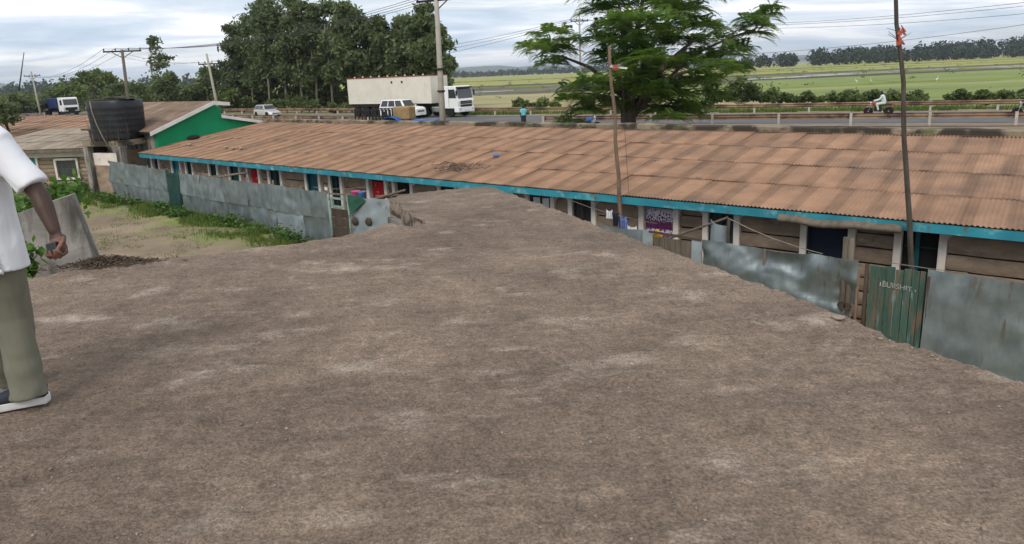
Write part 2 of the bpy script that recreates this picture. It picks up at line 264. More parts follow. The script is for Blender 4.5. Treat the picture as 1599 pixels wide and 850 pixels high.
# ------------------------------------------------------------------ mesh helpers
class MB:
    def __init__(s): s.v = []; s.f = []
    def add(s, v, f):
        b = len(s.v); s.v += [tuple(p) for p in v]; s.f += [tuple(i+b for i in q) for q in f]; return s
    def box(s, x0, x1, y0, y1, z0, z1):
        return s.add([(x0,y0,z0),(x1,y0,z0),(x1,y1,z0),(x0,y1,z0),(x0,y0,z1),(x1,y0,z1),(x1,y1,z1),(x0,y1,z1)],
                     [(0,3,2,1),(4,5,6,7),(0,1,5,4),(1,2,6,5),(2,3,7,6),(3,0,4,7)])
    def hexa(s, p): return s.add(p, [(0,3,2,1),(4,5,6,7),(0,1,5,4),(1,2,6,5),(2,3,7,6),(3,0,4,7)])
    def obox(s, c, half, M3):
        c = Vector(c); v = []
        for dz in (-1,1):
            for dx, dy in ((-1,-1),(1,-1),(1,1),(-1,1)): v.append(c + M3 @ Vector((dx*half[0],dy*half[1],dz*half[2])))
        return s.hexa(v)
    def bar(s, a, b, w, h, up=(0,0,1)):
        a, b = Vector(a), Vector(b); d = (b-a); l = d.length; d.normalize(); u = Vector(up)
        if abs(d.dot(u)) > .98: u = Vector((0,1,0))
        x = d.cross(u).normalized(); y = x.cross(d)
        return s.obox((a+b)/2, (w/2, h/2, l/2), Matrix((x, y, d)).transposed())
    def tube(s, pts, rad, n=8, cap=True, ell=1.0):
        pts = [Vector(p) for p in pts]; k = len(pts)
        if not hasattr(rad, '__len__'): rad = [rad]*k
        ref = None; rings = []
        for i in range(k):
            d = (pts[min(i+1,k-1)]-pts[max(i-1,0)]).normalized()
            if ref is None: ref = Vector((1,0,0)) if abs(d.x) < .8 else Vector((0,1,0))
            x = (ref - d*ref.dot(d)).normalized(); y = d.cross(x); ref = x
            rings.append([pts[i] + x*(math.cos(a)*rad[i]) + y*(math.sin(a)*rad[i]*ell) for a in [2*math.pi*j/n for j in range(n)]])
        return s.loft(rings, cap)
    def loft(s, rings, cap=True):
        n = len(rings[0]); v = [p for r in rings for p in r]; f = []
        for i in range(len(rings)-1):
            for j in range(n):
                a = i*n+j; b = i*n+(j+1) % n; f.append((a, b, b+n, a+n))
        if cap: f.append(tuple(range(n-1,-1,-1))); f.append(tuple((len(rings)-1)*n+j for j in range(n)))
        return s.add(v, f)
    def lathe(s, prof, c=(0,0,0), n=20, axis='z'):
        rings = []
        for r, h in prof:
            ring = []
            for j in range(n):
                a = 2*math.pi*j/n; p = (r*math.cos(a), r*math.sin(a), h)
                if axis == 'y': p = (p[0], p[2], p[1])
                if axis == 'x': p = (p[2], p[0], p[1])
                ring.append((c[0]+p[0], c[1]+p[1], c[2]+p[2]))
            rings.append(ring)
        return s.loft(rings, True)
    def grid(s, fn, nu, nv):
        v = [fn(i/nu, j/nv) for j in range(nv+1) for i in range(nu+1)]
        return s.add(v, [(j*(nu+1)+i, j*(nu+1)+i+1, (j+1)*(nu+1)+i+1, (j+1)*(nu+1)+i) for j in range(nv) for i in range(nu)])
    def prism(s, poly, y0, y1):
        n = len(poly); v = [(x, y0, z) for x, z in poly] + [(x, y1, z) for x, z in poly]
        return s.add(v, [tuple(range(n)), tuple(range(2*n-1, n-1, -1))] + [(i, i+n, (i+1) % n + n, (i+1) % n) for i in range(n)])
    def mesh(s, name):
        me = bpy.data.meshes.new(name); me.from_pydata(s.v, [], s.f); me.update(); return me
    def build(s, name, m, parent=None, smooth=False, bevel=0, solid=0, fixn=False, kind=None):
        me = s.mesh(name)
        if fixn:
            bm = bmesh.new(); bm.from_mesh(me); bmesh.ops.recalc_face_normals(bm, faces=bm.faces); bm.to_mesh(me); bm.free()
        return finish(me, name, m, parent, smooth, bevel, solid, kind)
def finish(me, name, m, parent=None, smooth=False, bevel=0, solid=0, kind=None):
    if m is not None: me.materials.append(M[m] if isinstance(m, str) else m)
    if smooth: me.polygons.foreach_set('use_smooth', [True]*len(me.polygons))
    o = bpy.data.objects.new(name, me); COL.objects.link(o); o.parent = parent
    if solid:
        q = o.modifiers.new('solid', 'SOLIDIFY'); q.thickness = solid; q.offset = 0
        if smooth: q = o.modifiers.new('split', 'EDGE_SPLIT'); q.split_angle = R_(55)
    if bevel: q = o.modifiers.new('bevel', 'BEVEL'); q.width = bevel; q.segments = 2; q.limit_method = 'ANGLE'
    if kind: o['kind'] = kind
    return o
def np_mesh(name, V, Q):
    me = bpy.data.meshes.new(name); V = np.asarray(V, np.float32); Q = np.asarray(Q, np.int32); k = Q.shape[1]
    me.vertices.add(len(V)); me.vertices.foreach_set('co', V.ravel()); me.loops.add(Q.size); me.loops.foreach_set('vertex_index', Q.ravel())
    me.polygons.add(len(Q)); me.polygons.foreach_set('loop_start', np.arange(0, Q.size, k, dtype=np.int32))
    me.update(calc_edges=True); me.validate(); return me
def tag(o, label, cat, group=None, kind=None):
    o['label'] = label; o['category'] = cat
    if group: o['group'] = group
    if kind: o['kind'] = kind
    return o
def thing(name, label, cat, loc=(0,0,0), rotz=0, group=None):
    o = bpy.data.objects.new(name, None); COL.objects.link(o); o.location = loc; o.rotation_euler = (0,0,rotz); o.empty_display_size = .2
    return tag(o, label, cat, group)
def struct(o, label=None):
    o['kind'] = 'structure'
    if label: o['label'] = label
    return o
def copy_tree(o, parent=None):
    c = o.copy(); COL.objects.link(c); c.parent = parent
    for ch in o.children: copy_tree(ch, c)
    return c
WORK = bpy.data.scenes.new('work')      # scratch scene for evaluating remeshed bodies
def remesh(mb, name, voxel, smooth_it=4):
    me = mb.mesh(name+'_src'); bm = bmesh.new(); bm.from_mesh(me); bmesh.ops.recalc_face_normals(bm, faces=bm.faces); bm.to_mesh(me); bm.free(); o = bpy.data.objects.new(name+'_src', me); WORK.collection.objects.link(o)
    q = o.modifiers.new('r', 'REMESH'); q.mode = 'VOXEL'; q.voxel_size = voxel
    q = o.modifiers.new('s', 'SMOOTH'); q.iterations = smooth_it; q.factor = .5
    WORK.view_layers[0].update(); dg = WORK.view_layers[0].depsgraph; out = bpy.data.meshes.new_from_object(o.evaluated_get(dg)); out.name = name
    bpy.data.objects.remove(o); bpy.data.meshes.remove(me); return out
def capsule(mb, pts, rad, n=12, ell=1.0):
    """tapered limb with rounded ends"""
    pts = [Vector(p) for p in pts]; d0 = (pts[0]-pts[1]).normalized(); d1 = (pts[-1]-pts[-2]).normalized()
    P = [pts[0]+d0*rad[0]*.95, pts[0]+d0*rad[0]*.7] + pts + [pts[-1]+d1*rad[-1]*.7, pts[-1]+d1*rad[-1]*.95]
    Rr = [rad[0]*.25, rad[0]*.72] + list(rad) + [rad[-1]*.72, rad[-1]*.25]
    mb.tube(P, Rr, n, True, ell)
def nz(x, y, z=0): return mn.noise(Vector((x, y, z)))
def fbm(x, y, z=0, o=4): return mn.fractal(Vector((x, y, z)), 1.0, 2.0, o)
# ================================================================== SETTING
def crom(P, k=14):
    out = []
    P = [2*Vector(P[0])-Vector(P[1])] + [Vector(p) for p in P] + [2*Vector(P[-1])-Vector(P[-2])]
    for i in range(1, len(P)-2):
        a, b, c, d = P[i-1:i+3]
        for j in range(k):
            t = j/k; out.append(.5*((2*b)+(c-a)*t+(2*a-5*b+4*c-d)*t*t+(3*b-a-3*c+d)*t**3))
    out.append(P[-2]); return out
ROADC = crom([(-420,400),(-160,190),(-73,117),(-35,88.5),(-18,75),(-6,65.5),(8,57),(21,50.2),(34,43.5),(60,30),(110,4),(200,-42)])
RC = np.array([(p.x, p.y) for p in ROADC])
RT = np.gradient(RC, axis=0); RT /= np.linalg.norm(RT, axis=1)[:,None]; RN = np.stack([RT[:,1], -RT[:,0]], 1)   # RN points to the near (camera) side
ROADZ = 1.0
def road_dist(X, Y):
    """signed distance from the road centre line, positive on the near side"""
    X = np.asarray(X, float); Y = np.asarray(Y, float); best = np.full(X.shape, 1e9); sg = np.zeros(X.shape)
    for i in range(len(RC)-1):
        a = RC[i]; d = RC[i+1]-a; l2 = d@d
        t = np.clip(((X-a[0])*d[0]+(Y-a[1])*d[1])/l2, 0, 1); qx = X-a[0]-t*d[0]; qy = Y-a[1]-t*d[1]
        ds = np.hypot(qx, qy); m = ds < best; best = np.where(m, ds, best); sg = np.where(m, np.sign(qx*RN[i][0]+qy*RN[i][1]), sg)
    return best*sg
def ground_z(X, Y):
    X = np.asarray(X, float); Y = np.asarray(Y, float); d = road_dist(X, Y)
    yard = .38*sstep(-3, -9, X)*sstep(60, 40, Y)*sstep(4, 12, Y)
    near = yard + (.93-yard)*sstep(26, 8.5, d)
    far = .5 + .43*sstep(-14, -7.5, d)
    z = np.where(d >= 0, near, far)
    und = .03*np.sin(X*.9+Y*.4)*np.sin(Y*.7-X*.3)
    return z + und*(np.abs(d) > 8)
def gz(x, y): return float(ground_z(np.array([x]), np.array([y]))[0])
def axis(lo, hi, dense, step, grow=1.22):
    a = list(np.arange(dense[0], dense[1]+step, step)); s = step; x = a[-1]
    while x < hi: s *= grow; x += s; a.append(min(x, hi))
    s = step; x = a[0]; b = []
    while x > lo: s *= grow; x -= s; b.append(max(x, lo))
    return np.array(b[::-1]+a)
gx = axis(-9000, 9000, (-62, 46), .9); gy = axis(-300, 12000, (-6, 102), .9)
GX, GY = np.meshgrid(gx, gy); GZ = ground_z(GX, GY)
nx, ny = len(gx), len(gy)
idx = np.arange(nx*ny).reshape(ny, nx)
Q = np.stack([idx[:-1,:-1], idx[:-1,1:], idx[1:,1:], idx[1:,:-1]], -1).reshape(-1, 4)
me = np_mesh('ground', np.stack([GX, GY, GZ], -1).reshape(-1, 3), Q)
gn = GX*UN.x + GY*UN.y; gt = GX*UX.x + GY*UX.y; gd = road_dist(GX, GY)
wg = .55*np.exp(-((gn-11.2)/1.1)**2)*sstep(-34, -30, gt) + .50*sstep(-16, -20, GX)*sstep(36, 30, gn)*(gd > 9) + .6*sstep(-8.5, -12, gd) + .28*sstep(8, 11, gd)*sstep(20, 14, gd)
wg = wg + .22*np.exp(-((gn-9)/1.6)**2)
at = me.attributes.new('grass', 'FLOAT', 'POINT'); at.data.foreach_set('value', wg.astype(np.float32).ravel())
struct(finish(me, 'ground', 'ground', smooth=True), 'bare brown earth of the yard and verge')

def road_strip(o0, o1, z, name, m, label, i0=0, i1=None, sub=3):
    i1 = i1 or len(RC); V = []; Qs = []
    for k in range(i0, i1):
        for j in range(sub+1):
            o = o0+(o1-o0)*j/sub; p = RC[k]+RN[k]*o; V.append((p[0], p[1], z + .02*(1-abs(o)/7)))
    for k in range(i1-i0-1):
        for j in range(sub): a = k*(sub+1)+j; Qs.append((a, a+1, a+sub+2, a+sub+1))
    return struct(finish(np_mesh(name, V, Qs), name, m), label)
road_strip(-6.3, 6.9, ROADZ-.03, 'road_shoulder', 'shoulder', 'brown dirt shoulder of the highway', sub=6)
road_strip(-4.7, 4.9, ROADZ-.012, 'road', 'asphalt', 'grey asphalt highway running past the houses', sub=6)

# paddy fields beyond the road, laid out in depth bands with wandering bunds
def band(name, m, pts_near, pts_far, z, label, seed=0):
    xa = np.array([p[0] for p in pts_near], float); ya = np.array([p[1] for p in pts_near], float); xb = np.array([p[0] for p in pts_far], float); yb = np.array([p[1] for p in pts_far], float)
    X = np.unique(np.concatenate([np.linspace(xa.min(), xa.max(), 60), np.linspace(max(xa.min(), -120), min(xa.max(), 320), 160)])); rr = 4; V = []; Qs = []
    for x in X:
        y0, y1 = np.interp(x, xa, ya), np.interp(x, xb, yb)
        for jj in range(rr+1):
            am = 1.5 if jj in (0, rr) else 0; V.append((x, y0+(y1-y0)*jj/rr+am*nz(x*.07+seed, jj*3.1), z+.005*seed))
    for i in range(len(X)-1):
        for jj in range(rr): q = i*(rr+1)+jj; Qs.append((q, q+1, q+rr+2, q+rr+1)[::-1])
    return struct(finish(np_mesh(name, V, Qs), name, m), label)
FZ = .56
band('paddy_field', 'rice_yellow', [(-900,330),(-100,268),(0,262),(70,262),(140,268),(240,275),(420,300),(1400,420)], [(-900,900),(-100,800),(0,720),(120,680),(240,640),(420,620),(700,640),(1800,900)], FZ, 'ripening yellow green paddy field', 1)
band('far_field', 'rice_pale', [(-900,902),(-100,802),(0,722),(120,682),(240,642),(420,622),(700,642),(1800,902)], [(-2500,2600),(-800,2300),(0,2100),(400,1900),(800,1700),(1200,1500),(1700,1500),(3200,2000)], FZ, 'pale field below the far wood', 2)
band('mud_field', 'mud', [(-500,210),(-100,168),(-40,152),(0,150),(40,165),(62,178),(110,186),(700,260)], [(-900,329),(-100,267),(0,261),(70,261),(140,267),(240,274),(420,299),(1400,419)], FZ, 'dark ploughed mud between the paddies', 3)
band('stubble_field', 'straw_field', [(-300,190),(-60,132),(-30,104),(-8,88),(4,80),(14,76),(30,70),(40,66)], [(-500,209),(-100,167),(-40,151),(0,149),(30,150),(45,150),(60,140),(80,120)], FZ, 'dry straw coloured stubble behind the guard rail', 4)
band('green_field', 'rice_green', [(22,86),(32,78),(44,70),(60,60),(80,52),(110,40),(160,20),(300,-30)], [(30,149),(46,150),(62,177),(110,185),(190,195),(300,205),(450,220),(700,259)], FZ+.012, 'bright green paddy behind the roadside bushes', 5)
for i, (pn, pf) in enumerate([([(66,192),(84,198),(100,204),(118,208)], [(64,199),(84,208),(102,214),(122,217)]), ([(96,216),(125,218),(150,222),(180,230)], [(100,226),(125,232),(152,236),(184,240)]),
                              ([(150,206),(172,208),(192,214),(215,222)], [(150,212),(172,217),(192,222),(216,229)]), ([(-34,180),(-22,178),(-10,177),(2,178)], [(-34,184),(-22,184),(-10,184),(2,183)])]):
    band('paddy_water', 'water', pn, pf, FZ+.03, 'flooded strip of paddy reflecting the sky', 10+i)
# earth bunds between the paddies
for i, P in enumerate([[(-30,190),(20,186),(60,186),(120,190),(220,205)], [(0,225),(60,222),(100,214),(130,217),(200,226),(300,250)], [(-60,262),(20,259),(80,260),(160,265),(300,278)], [(30,380),(120,360),(260,340),(420,380)], [(-40,470),(60,440),(220,440),(400,480)], [(40,118),(70,122),(110,120),(160,112)]]):
    pp = crom(P, 10); mb = MB(); rings = []
    for q in pp:
        hh = .35+.18*nz(q.x*.1, q.y*.1); rings.append([(q.x, q.y-1.1, .5), (q.x, q.y-.4, .5+hh), (q.x, q.y+.4, .5+hh), (q.x, q.y+1.1, .5)])
    mb.loft(rings); struct(mb.build('field_bund', 'rice_green' if i % 2 else 'mud', smooth=True), 'low earth bund between paddies')

# distant hills
def hill(x0, x1, y, hmax, seed, nm='hill', lab='blue distant hill on the horizon', prof=None):
    mb = MB(); k = 70; rings = []
    for i in range(k+1):
        u = i/k; x = x0+(x1-x0)*u
        h = hmax*(math.sin(math.pi*u)**.6)*(.72+.42*fbm(u*5+seed, seed))
        if prof: h = prof(u)*hmax
        rings.append([(x, y-h*6-60, -2), (x, y-h*2, h*.6), (x, y, max(h,1)), (x, y+400, -2)])
    mb.loft(rings, False); return struct(mb.build(nm, 'hill', smooth=True), lab)
hill(-4300, -2900, 4300, 88, 3, prof=lambda u: min(1, (1-u)*7)*(.86+.10*nz(u*9, 2)))
hill(-2600, 900, 5200, 105, 9); hill(300, 5200, 5600, 70, 14); hill(-7000, -3200, 6500, 120, 21)

# ------------------------------------------------------------------ flat concrete roof in the foreground
EDGE = [(-.30,9.85),(.30,8.45),(.89,7.08),(1.22,6.30),(1.51,5.57),(1.96,4.45),(2.21,3.72),(2.50,3.09),(3.2,1.45),(4.3,-1.2),(4.9,-2.6),(-8.2,-3.0),(-8.2,5.35),(-6.4,5.55),(-4.9,5.72),(-4.28,5.86),(-3.99,6.18),(-3.63,6.22),(-3.12,6.41),(-2.11,6.80),(-1.65,7.13),(-1.50,7.44),(-1.43,7.60),(-1.26,7.46),(-1.10,7.38),(-.96,7.54),(-1.18,7.90),(-1.24,8.12),(-1.38,8.40),(-1.44,8.75),(-1.66,9.10),(-1.58,9.36),(-1.43,9.52),(-.99,9.72)]
EP = []
for i in range(len(EDGE)):
    a, b = Vector((*EDGE[i],0)), Vector((*EDGE[(i+1) % len(EDGE)],0)); k = max(1, int((b-a).length/.035))
    nrm = Vector((b.y-a.y, a.x-b.x, 0)).normalized()
    for j in range(k):
        p = a+(b-a)*(j/k); p += nrm*(.020*nz(p.x*2.5, p.y*2.5, 1)+.014*nz(p.x*8, p.y*8, 2)-.045*max(0, nz(p.x*4, p.y*4, 7)-.28)+.009*nz(p.x*27, p.y*27, 5)); EP.append((p.x, p.y))
EP = np.array(EP); E2 = np.roll(EP, -1, 0)
def inside(X, Y):
    c = np.zeros(X.shape, bool)
    for (x0, y0), (x1, y1) in zip(EP, E2):
        if y0 == y1: continue
        m = ((Y < y0) != (Y < y1)); c ^= m & (X < (x1-x0)*(Y-y0)/(y1-y0)+x0)
    return c
SZ = 3.4
def slab_h(x, y):
    h = .012*fbm(x*.5, y*.5, 3, 2) + .010*fbm(x*2.6, y*2.6, 8, 4) + .008*fbm(x*9, y*9, 2, 4)
    # trowel streaks running parallel to the long edge
    s = x*.94+y*.34; t = -x*.34+y*.94
    rk = max(0, min(1, x*.6+.6)); h += .012*nz(s*1.2, t*10, 4)*rk + .010*nz(s*1.6, t*22, 9)*(.35+.65*rk) + .006*nz(x*30, y*30, 3)
    return SZ + h
sx = np.arange(-8.3, 5.0, .035); sy = np.concatenate([np.arange(-3.1, 1.2, .09), np.arange(1.2, 5.2, .028), np.arange(5.2, 10.0, .04)])
SXX, SYY = np.meshgrid(sx, sy); IN = inside(SXX, SYY)
snx = len(sx); sid = np.arange(SXX.size).reshape(SXX.shape)
cell = IN[:-1,:-1] & IN[:-1,1:] & IN[1:,1:] & IN[1:,:-1]
SQ = np.stack([sid[:-1,:-1], sid[:-1,1:], sid[1:,1:], sid[1:,:-1]], -1)[cell]
used = np.unique(SQ); remap = -np.ones(SXX.size, int); remap[used] = np.arange(len(used)); SQ = remap[SQ]
SV = np.stack([SXX.ravel()[used], SYY.ravel()[used], np.zeros(len(used))], 1)
# boundary vertices snap to the outline
ed = np.concatenate([SQ[:,[0,1]], SQ[:,[1,2]], SQ[:,[2,3]], SQ[:,[3,0]]]); es = np.sort(ed, 1); uq, inv, cnt = np.unique(es, axis=0, return_inverse=True, return_counts=True)
bd = ed[cnt[inv.ravel()] == 1]; bv = np.unique(bd)
for i in bv:
    p = SV[i,:2]; d = E2-EP; t = np.clip(((p-EP)*d).sum(1)/np.maximum((d*d).sum(1), 1e-9), 0, 1); q = EP+d*t[:,None]; k = np.argmin(((q-p)**2).sum(1)); SV[i,:2] = q[k]
SV[:,2] = [slab_h(x, y) for x, y, _ in SV]
blg = thing('flat_roof_building', 'low building with rough brown concrete flat roof and crumbling edges', 'building', (0,0,0))
SVall = SV.tolist(); SQall = SQ.tolist()
finish(np_mesh('roof_slab', SVall, SQall), 'roof_slab', 'slab', blg, smooth=True)
# broken slab edge
low = {}; RV = []; RQ = []
for i in bv:
    x, y, z = SV[i]; c = Vector((-1.2, 3.6, 0)); dd = (c-Vector((x, y, 0))).normalized(); low[i] = len(RV)
    for j, (dz, ins) in enumerate(((0,0), (.05,.0), (.12,.03), (.20,.02), (.28,.06))):
        e = 0 if j == 0 else .035*fbm(x*6+j*3, y*6, j*2.0, 3)
        RV.append((x+dd.x*(ins+e), y+dd.y*(ins+e), z-dz-(0 if j == 0 else .02*nz(x*9, y*9, j))))
for a, b in bd:
    for j in range(4): RQ.append((low[b]+j, low[a]+j, low[a]+j+1, low[b]+j+1))
finish(np_mesh('slab_edge', RV, RQ), 'slab_edge', 'slab_edge', blg, smooth=False)
mb = MB(); rp_ = [EDGE[i] for i in range(len(EDGE))]
ring0 = []; 
for x, y in rp_:
    d = (Vector((-1.4, 3.2, 0))-Vector((x, y, 0))); d = d.normalized()*.22; ring0.append((x+d.x, y+d.y))
mb.loft([[(x, y, -.2) for x, y in ring0], [(x, y, SZ-.2) for x, y in ring0]]); mb.build('wall', 'concrete', blg)

# grit lying on the roof
def rock_mesh(n, spots, r0, r1, name):
    base = np.array([(1,0,0),(-1,0,0),(0,1,0),(0,-1,0),(0,0,1),(0,0,-.6)]); tri = np.array([(0,2,4),(2,1,4),(1,3,4),(3,0,4),(2,0,5),(1,2,5),(3,1,5),(0,3,5)])
    V = []; T = []
    for k in range(n):
        x, y = spots(k); r = r0+(r1-r0)*random.random()**3.0; v = base*(r*(.6+.8*rng.random((6,1))))*np.array([1,1,.6]); a = random.random()*6.3
        c, s = math.cos(a), math.sin(a); v = np.stack([v[:,0]*c-v[:,1]*s, v[:,0]*s+v[:,1]*c, v[:,2]], 1); z = slab_h(x, y)
        V.append(v+np.array((x, y, z+r*.1))); T.append(tri+6*k)
    return np_mesh(name, np.concatenate(V), np.concatenate(T))
def inslab(x, y):
    i = int(np.searchsorted(sx, x)); j = int(np.searchsorted(sy, y)); return 0 < i < len(sx) and 0 < j < len(sy) and bool(IN[j,i] and IN[j-1,i-1])
pts = []
while len(pts) < 4200:
    y = 1.3+8.2*random.random()**1.25; x = -5+8*random.random()
    if inslab(x, y) and (nz(x*1.4, y*1.4, 5) > -.15 or random.random() < .25): pts.append((x, y))
# crumbs collect along the edges
k = len(EP)
for _ in range(2400):
    i = random.randrange(k); x, y = EP[i]; d = Vector((-1.2-x, 4-y, 0)).normalized()*random.random()**2*.35
    if y > 1.2 and inslab(x+d.x, y+d.y): pts.append((x+d.x, y+d.y))
pb = finish(rock_mesh(len(pts), lambda q: pts[q], .0025, .011, 'roof_grit'), 'roof_grit', 'pebble')
tag(pb, 'loose grit and crumbs scattered over the concrete roof', 'grit', kind='stuff')
# ================================================================== ROW HOUSE (local x along the wall, y into the house)
def frame(name, label, cat, n): return thing(name, label, cat, hp(0, n, 0), HA)
house = frame('row_house', 'long low stone row house with rusted iron roof and teal fascia', 'house', WALL_N)
T0, T1 = -31.0, 8.6; EAVE_Y, EAVE_Z, RIDGE_Y, RIDGE_Z = -.45, 2.30, 5.55, 3.12
OPEN = [(-30.92,-30.38,'dark'),(-29.10,-28.48,'teal'),(-27.88,-27.46,'win'),(-26.0,-25.5,'win'),(-24.51,-23.87,'greendoor'),(-23.22,-22.58,'red'),(-21.83,-21.19,'win'),(-19.61,-18.98,'tealdoor'),(-18.30,-17.84,'win'),
        (-16.40,-15.70,'red'),(-15.22,-14.58,'dark'),(-13.34,-12.80,'navywin'),(-11.95,-11.30,'navy'),(-10.23,-9.58,'lightcurtain'),(-8.94,-8.41,'barwin'),(-7.04,-6.33,'purple'),(-5.54,-5.00,'greenwin'),(-3.57,-2.85,'navy'),(-1.97,-1.41,'opendoor'),
        (.95,1.60,'navy'),(2.9,3.4,'greenwin'),(5.0,5.7,'tealdoor'),(7.0,7.5,'win')]
HEAD = 2.035; PW = .125
mb = MB(); mb.box(T0, T1, .16, .30, -.3, 2.32); mb.box(T0-.0, T0+.14, .30, 5.5, -.3, 2.34); mb.box(T1-.14, T1, .30, 5.5, -.3, 2.34)
wall = mb.build('wall', 'mortar', house)
# lintel band
mb = MB(); mb.box(T0, -9.0, -.012, .15, HEAD+.002, 2.29); mb.build('lintel', 'whitewash', house)
mb = MB(); mb.box(-8.998, T1, -.014, .15, HEAD+.002, 2.29); mb.build('lintel', 'pinkwash', house)
def fillet(mb, x, sgn, y0, y1, r=.16, k=5):
    poly = [(x, HEAD)] + [(x+sgn*(r-r*math.sin(a)), HEAD-r+r*math.cos(a)) for a in [math.pi/2*j/k for j in range(k+1)]][::1]
    poly = [(x, HEAD)] + [(x+sgn*r*(1-math.sin(a)), HEAD-r*(1-math.cos(a))) for a in [math.pi/2*j/k for j in range(k+1)]]
    mb.prism(poly, y0, y1)
panels = []; last = T0+.14
for a, b, kind in OPEN:
    for x0, x1 in ((a-PW, a), (b, b+PW)):
        mb = MB(); mb.box(x0, x1, -.03, .155, -.1, HEAD); mb.build('pillar', 'whitewash' if x0 < -4.2 or x0 > -2.6 else 'whitewash', house, bevel=.012)
    if a-PW-last > .12: panels.append((last, a-PW))
    last = b+PW
panels.append((last, T1-.14))
for x0, x1 in panels:
    for xx, sg in ((x0, 1), (x1, -1)): mb = MB(); fillet(mb, xx, sg, .01, .15); mb.build('corner_plaster', 'whitewash', house, fixn=True)
    z = -.05; k = 0
    while z < HEAD-.02:
        h = .285+.04*(random.random()-.5); z1 = min(z+h, HEAD)
        if HEAD-z1 < .12: z1 = HEAD
        mb = MB(); j = .012*random.random()
        def blk(u, v, z=z, z1=z1, j=j): return (x0+.004+(x1-x0-.008)*u, .035+j+.022*fbm(u*(x1-x0)*2.1+x0, v*1.2+z*3, k, 3) + (.02 if v in (0,1) else 0), z+.014+(z1-z-.030)*v + .012*nz(u*(x1-x0)*1.3+x0, z*9)*(1 if v < .5 else .6))
        nu = max(3, int((x1-x0)/.12)); mb.grid(blk, nu, 3)
        mb.build('stone_course', 'stone', wall, smooth=True); z = z1; k += 1
def curtain(x0, x1, z0, z1, y, m, name, amp=.018, waves=9, parent=None, sag=0):
    mb = MB(); nu = waves*6
    def fn(u, v): return (x0+(x1-x0)*u, y+amp*math.sin(u*waves*6.283+.8*math.sin(v*3))*(.4+.6*(1-v))+.01*nz(u*6, v*4), z0+(z1-z0)*v + .012*math.sin(u*waves*6.283)*(1-v) - sag*math.sin(math.pi*u)*v)
    mb.grid(fn, nu, 8); return mb.build(name, m, parent, smooth=True, solid=.004)
def door_leaf(a, b, m, y=.09, z0=0.02):
    d = MB().box(a+.045, b-.045, y, y+.035, z0, HEAD-.045).build('door', m, house)
    fr = MB(); fr.box(a+.001, a+.043, .02, .14, 0, HEAD-.001); fr.box(b-.043, b-.001, .02, .14, 0, HEAD-.001); fr.box(a+.044, b-.044, .02, .14, HEAD-.043, HEAD-.001); fr.build('door_frame', m, d)
    for k in range(2):
        zz0 = .25+k*.9; pn = MB(); pn.box(a+.13, b-.13, y-.012, y-.002, zz0, zz0+.72); pn.build('door_panel', m, d, bevel=.006)
    MB().lathe([(.012,-.05),(.02,-.03),(.02,0),(.004,.0)], (b-.11, y, 1.02), 8, 'y').build('handle', 'chrome', d)
    return d
def window(a, b, m, bars=True, z0=.95, curtain_m=None):
    wdw = MB(); fw = .04
    wdw.box(a+.001, a+fw, .03, .12, z0, HEAD-.001); wdw.box(b-fw, b-.001, .03, .12, z0, HEAD-.001); wdw.box(a+fw, b-fw, .031, .119, HEAD-fw, HEAD-.001); wdw.box(a+fw, b-fw, .031, .119, z0, z0+fw)
    mid = (a+b)/2; wdw.box(mid-.018, mid+.018, .032, .118, z0+fw, HEAD-fw)
    o = wdw.build('window', m, house)
    for p0, p1 in ((a+fw, mid-.018), (mid+.018, b-fw)): MB().box(p0+.001, p1-.001, .085, .092, z0+fw+.001, HEAD-fw-.001).build('pane', 'pane', o)
    if bars:
        for k in range(1, 5):
            x = a+fw+(b-a-2*fw)*k/5
            if abs(x-mid) > .02: MB().box(x-.005, x+.005, .05, .06, z0+fw, HEAD-fw).build('window_bar', m, o)
        for k in range(1, 4): zz0 = z0+(HEAD-z0)*k/4; MB().box(a+fw, b-fw, .062, .07, zz0-.005, zz0+.005).build('window_bar', m, o)
    MB().box(a-.02, b+.02, -.05, .12, z0-.06, z0-.003).build('sill', 'whitewash', o)
    zc = -.05
    while zc < z0-.08:
        z1 = min(zc+.33, z0-.065); mb = MB(); mb.grid(lambda u, v: (a+.002+(b-a-.004)*u, .035+.02*fbm(u*2+a, v+zc, 3, 3)+(.02 if v in (0,1) else 0), zc+.01+(z1-zc-.02)*v), 5, 3); mb.build('stone_course', 'stone', wall, smooth=True); zc = z1
    return o
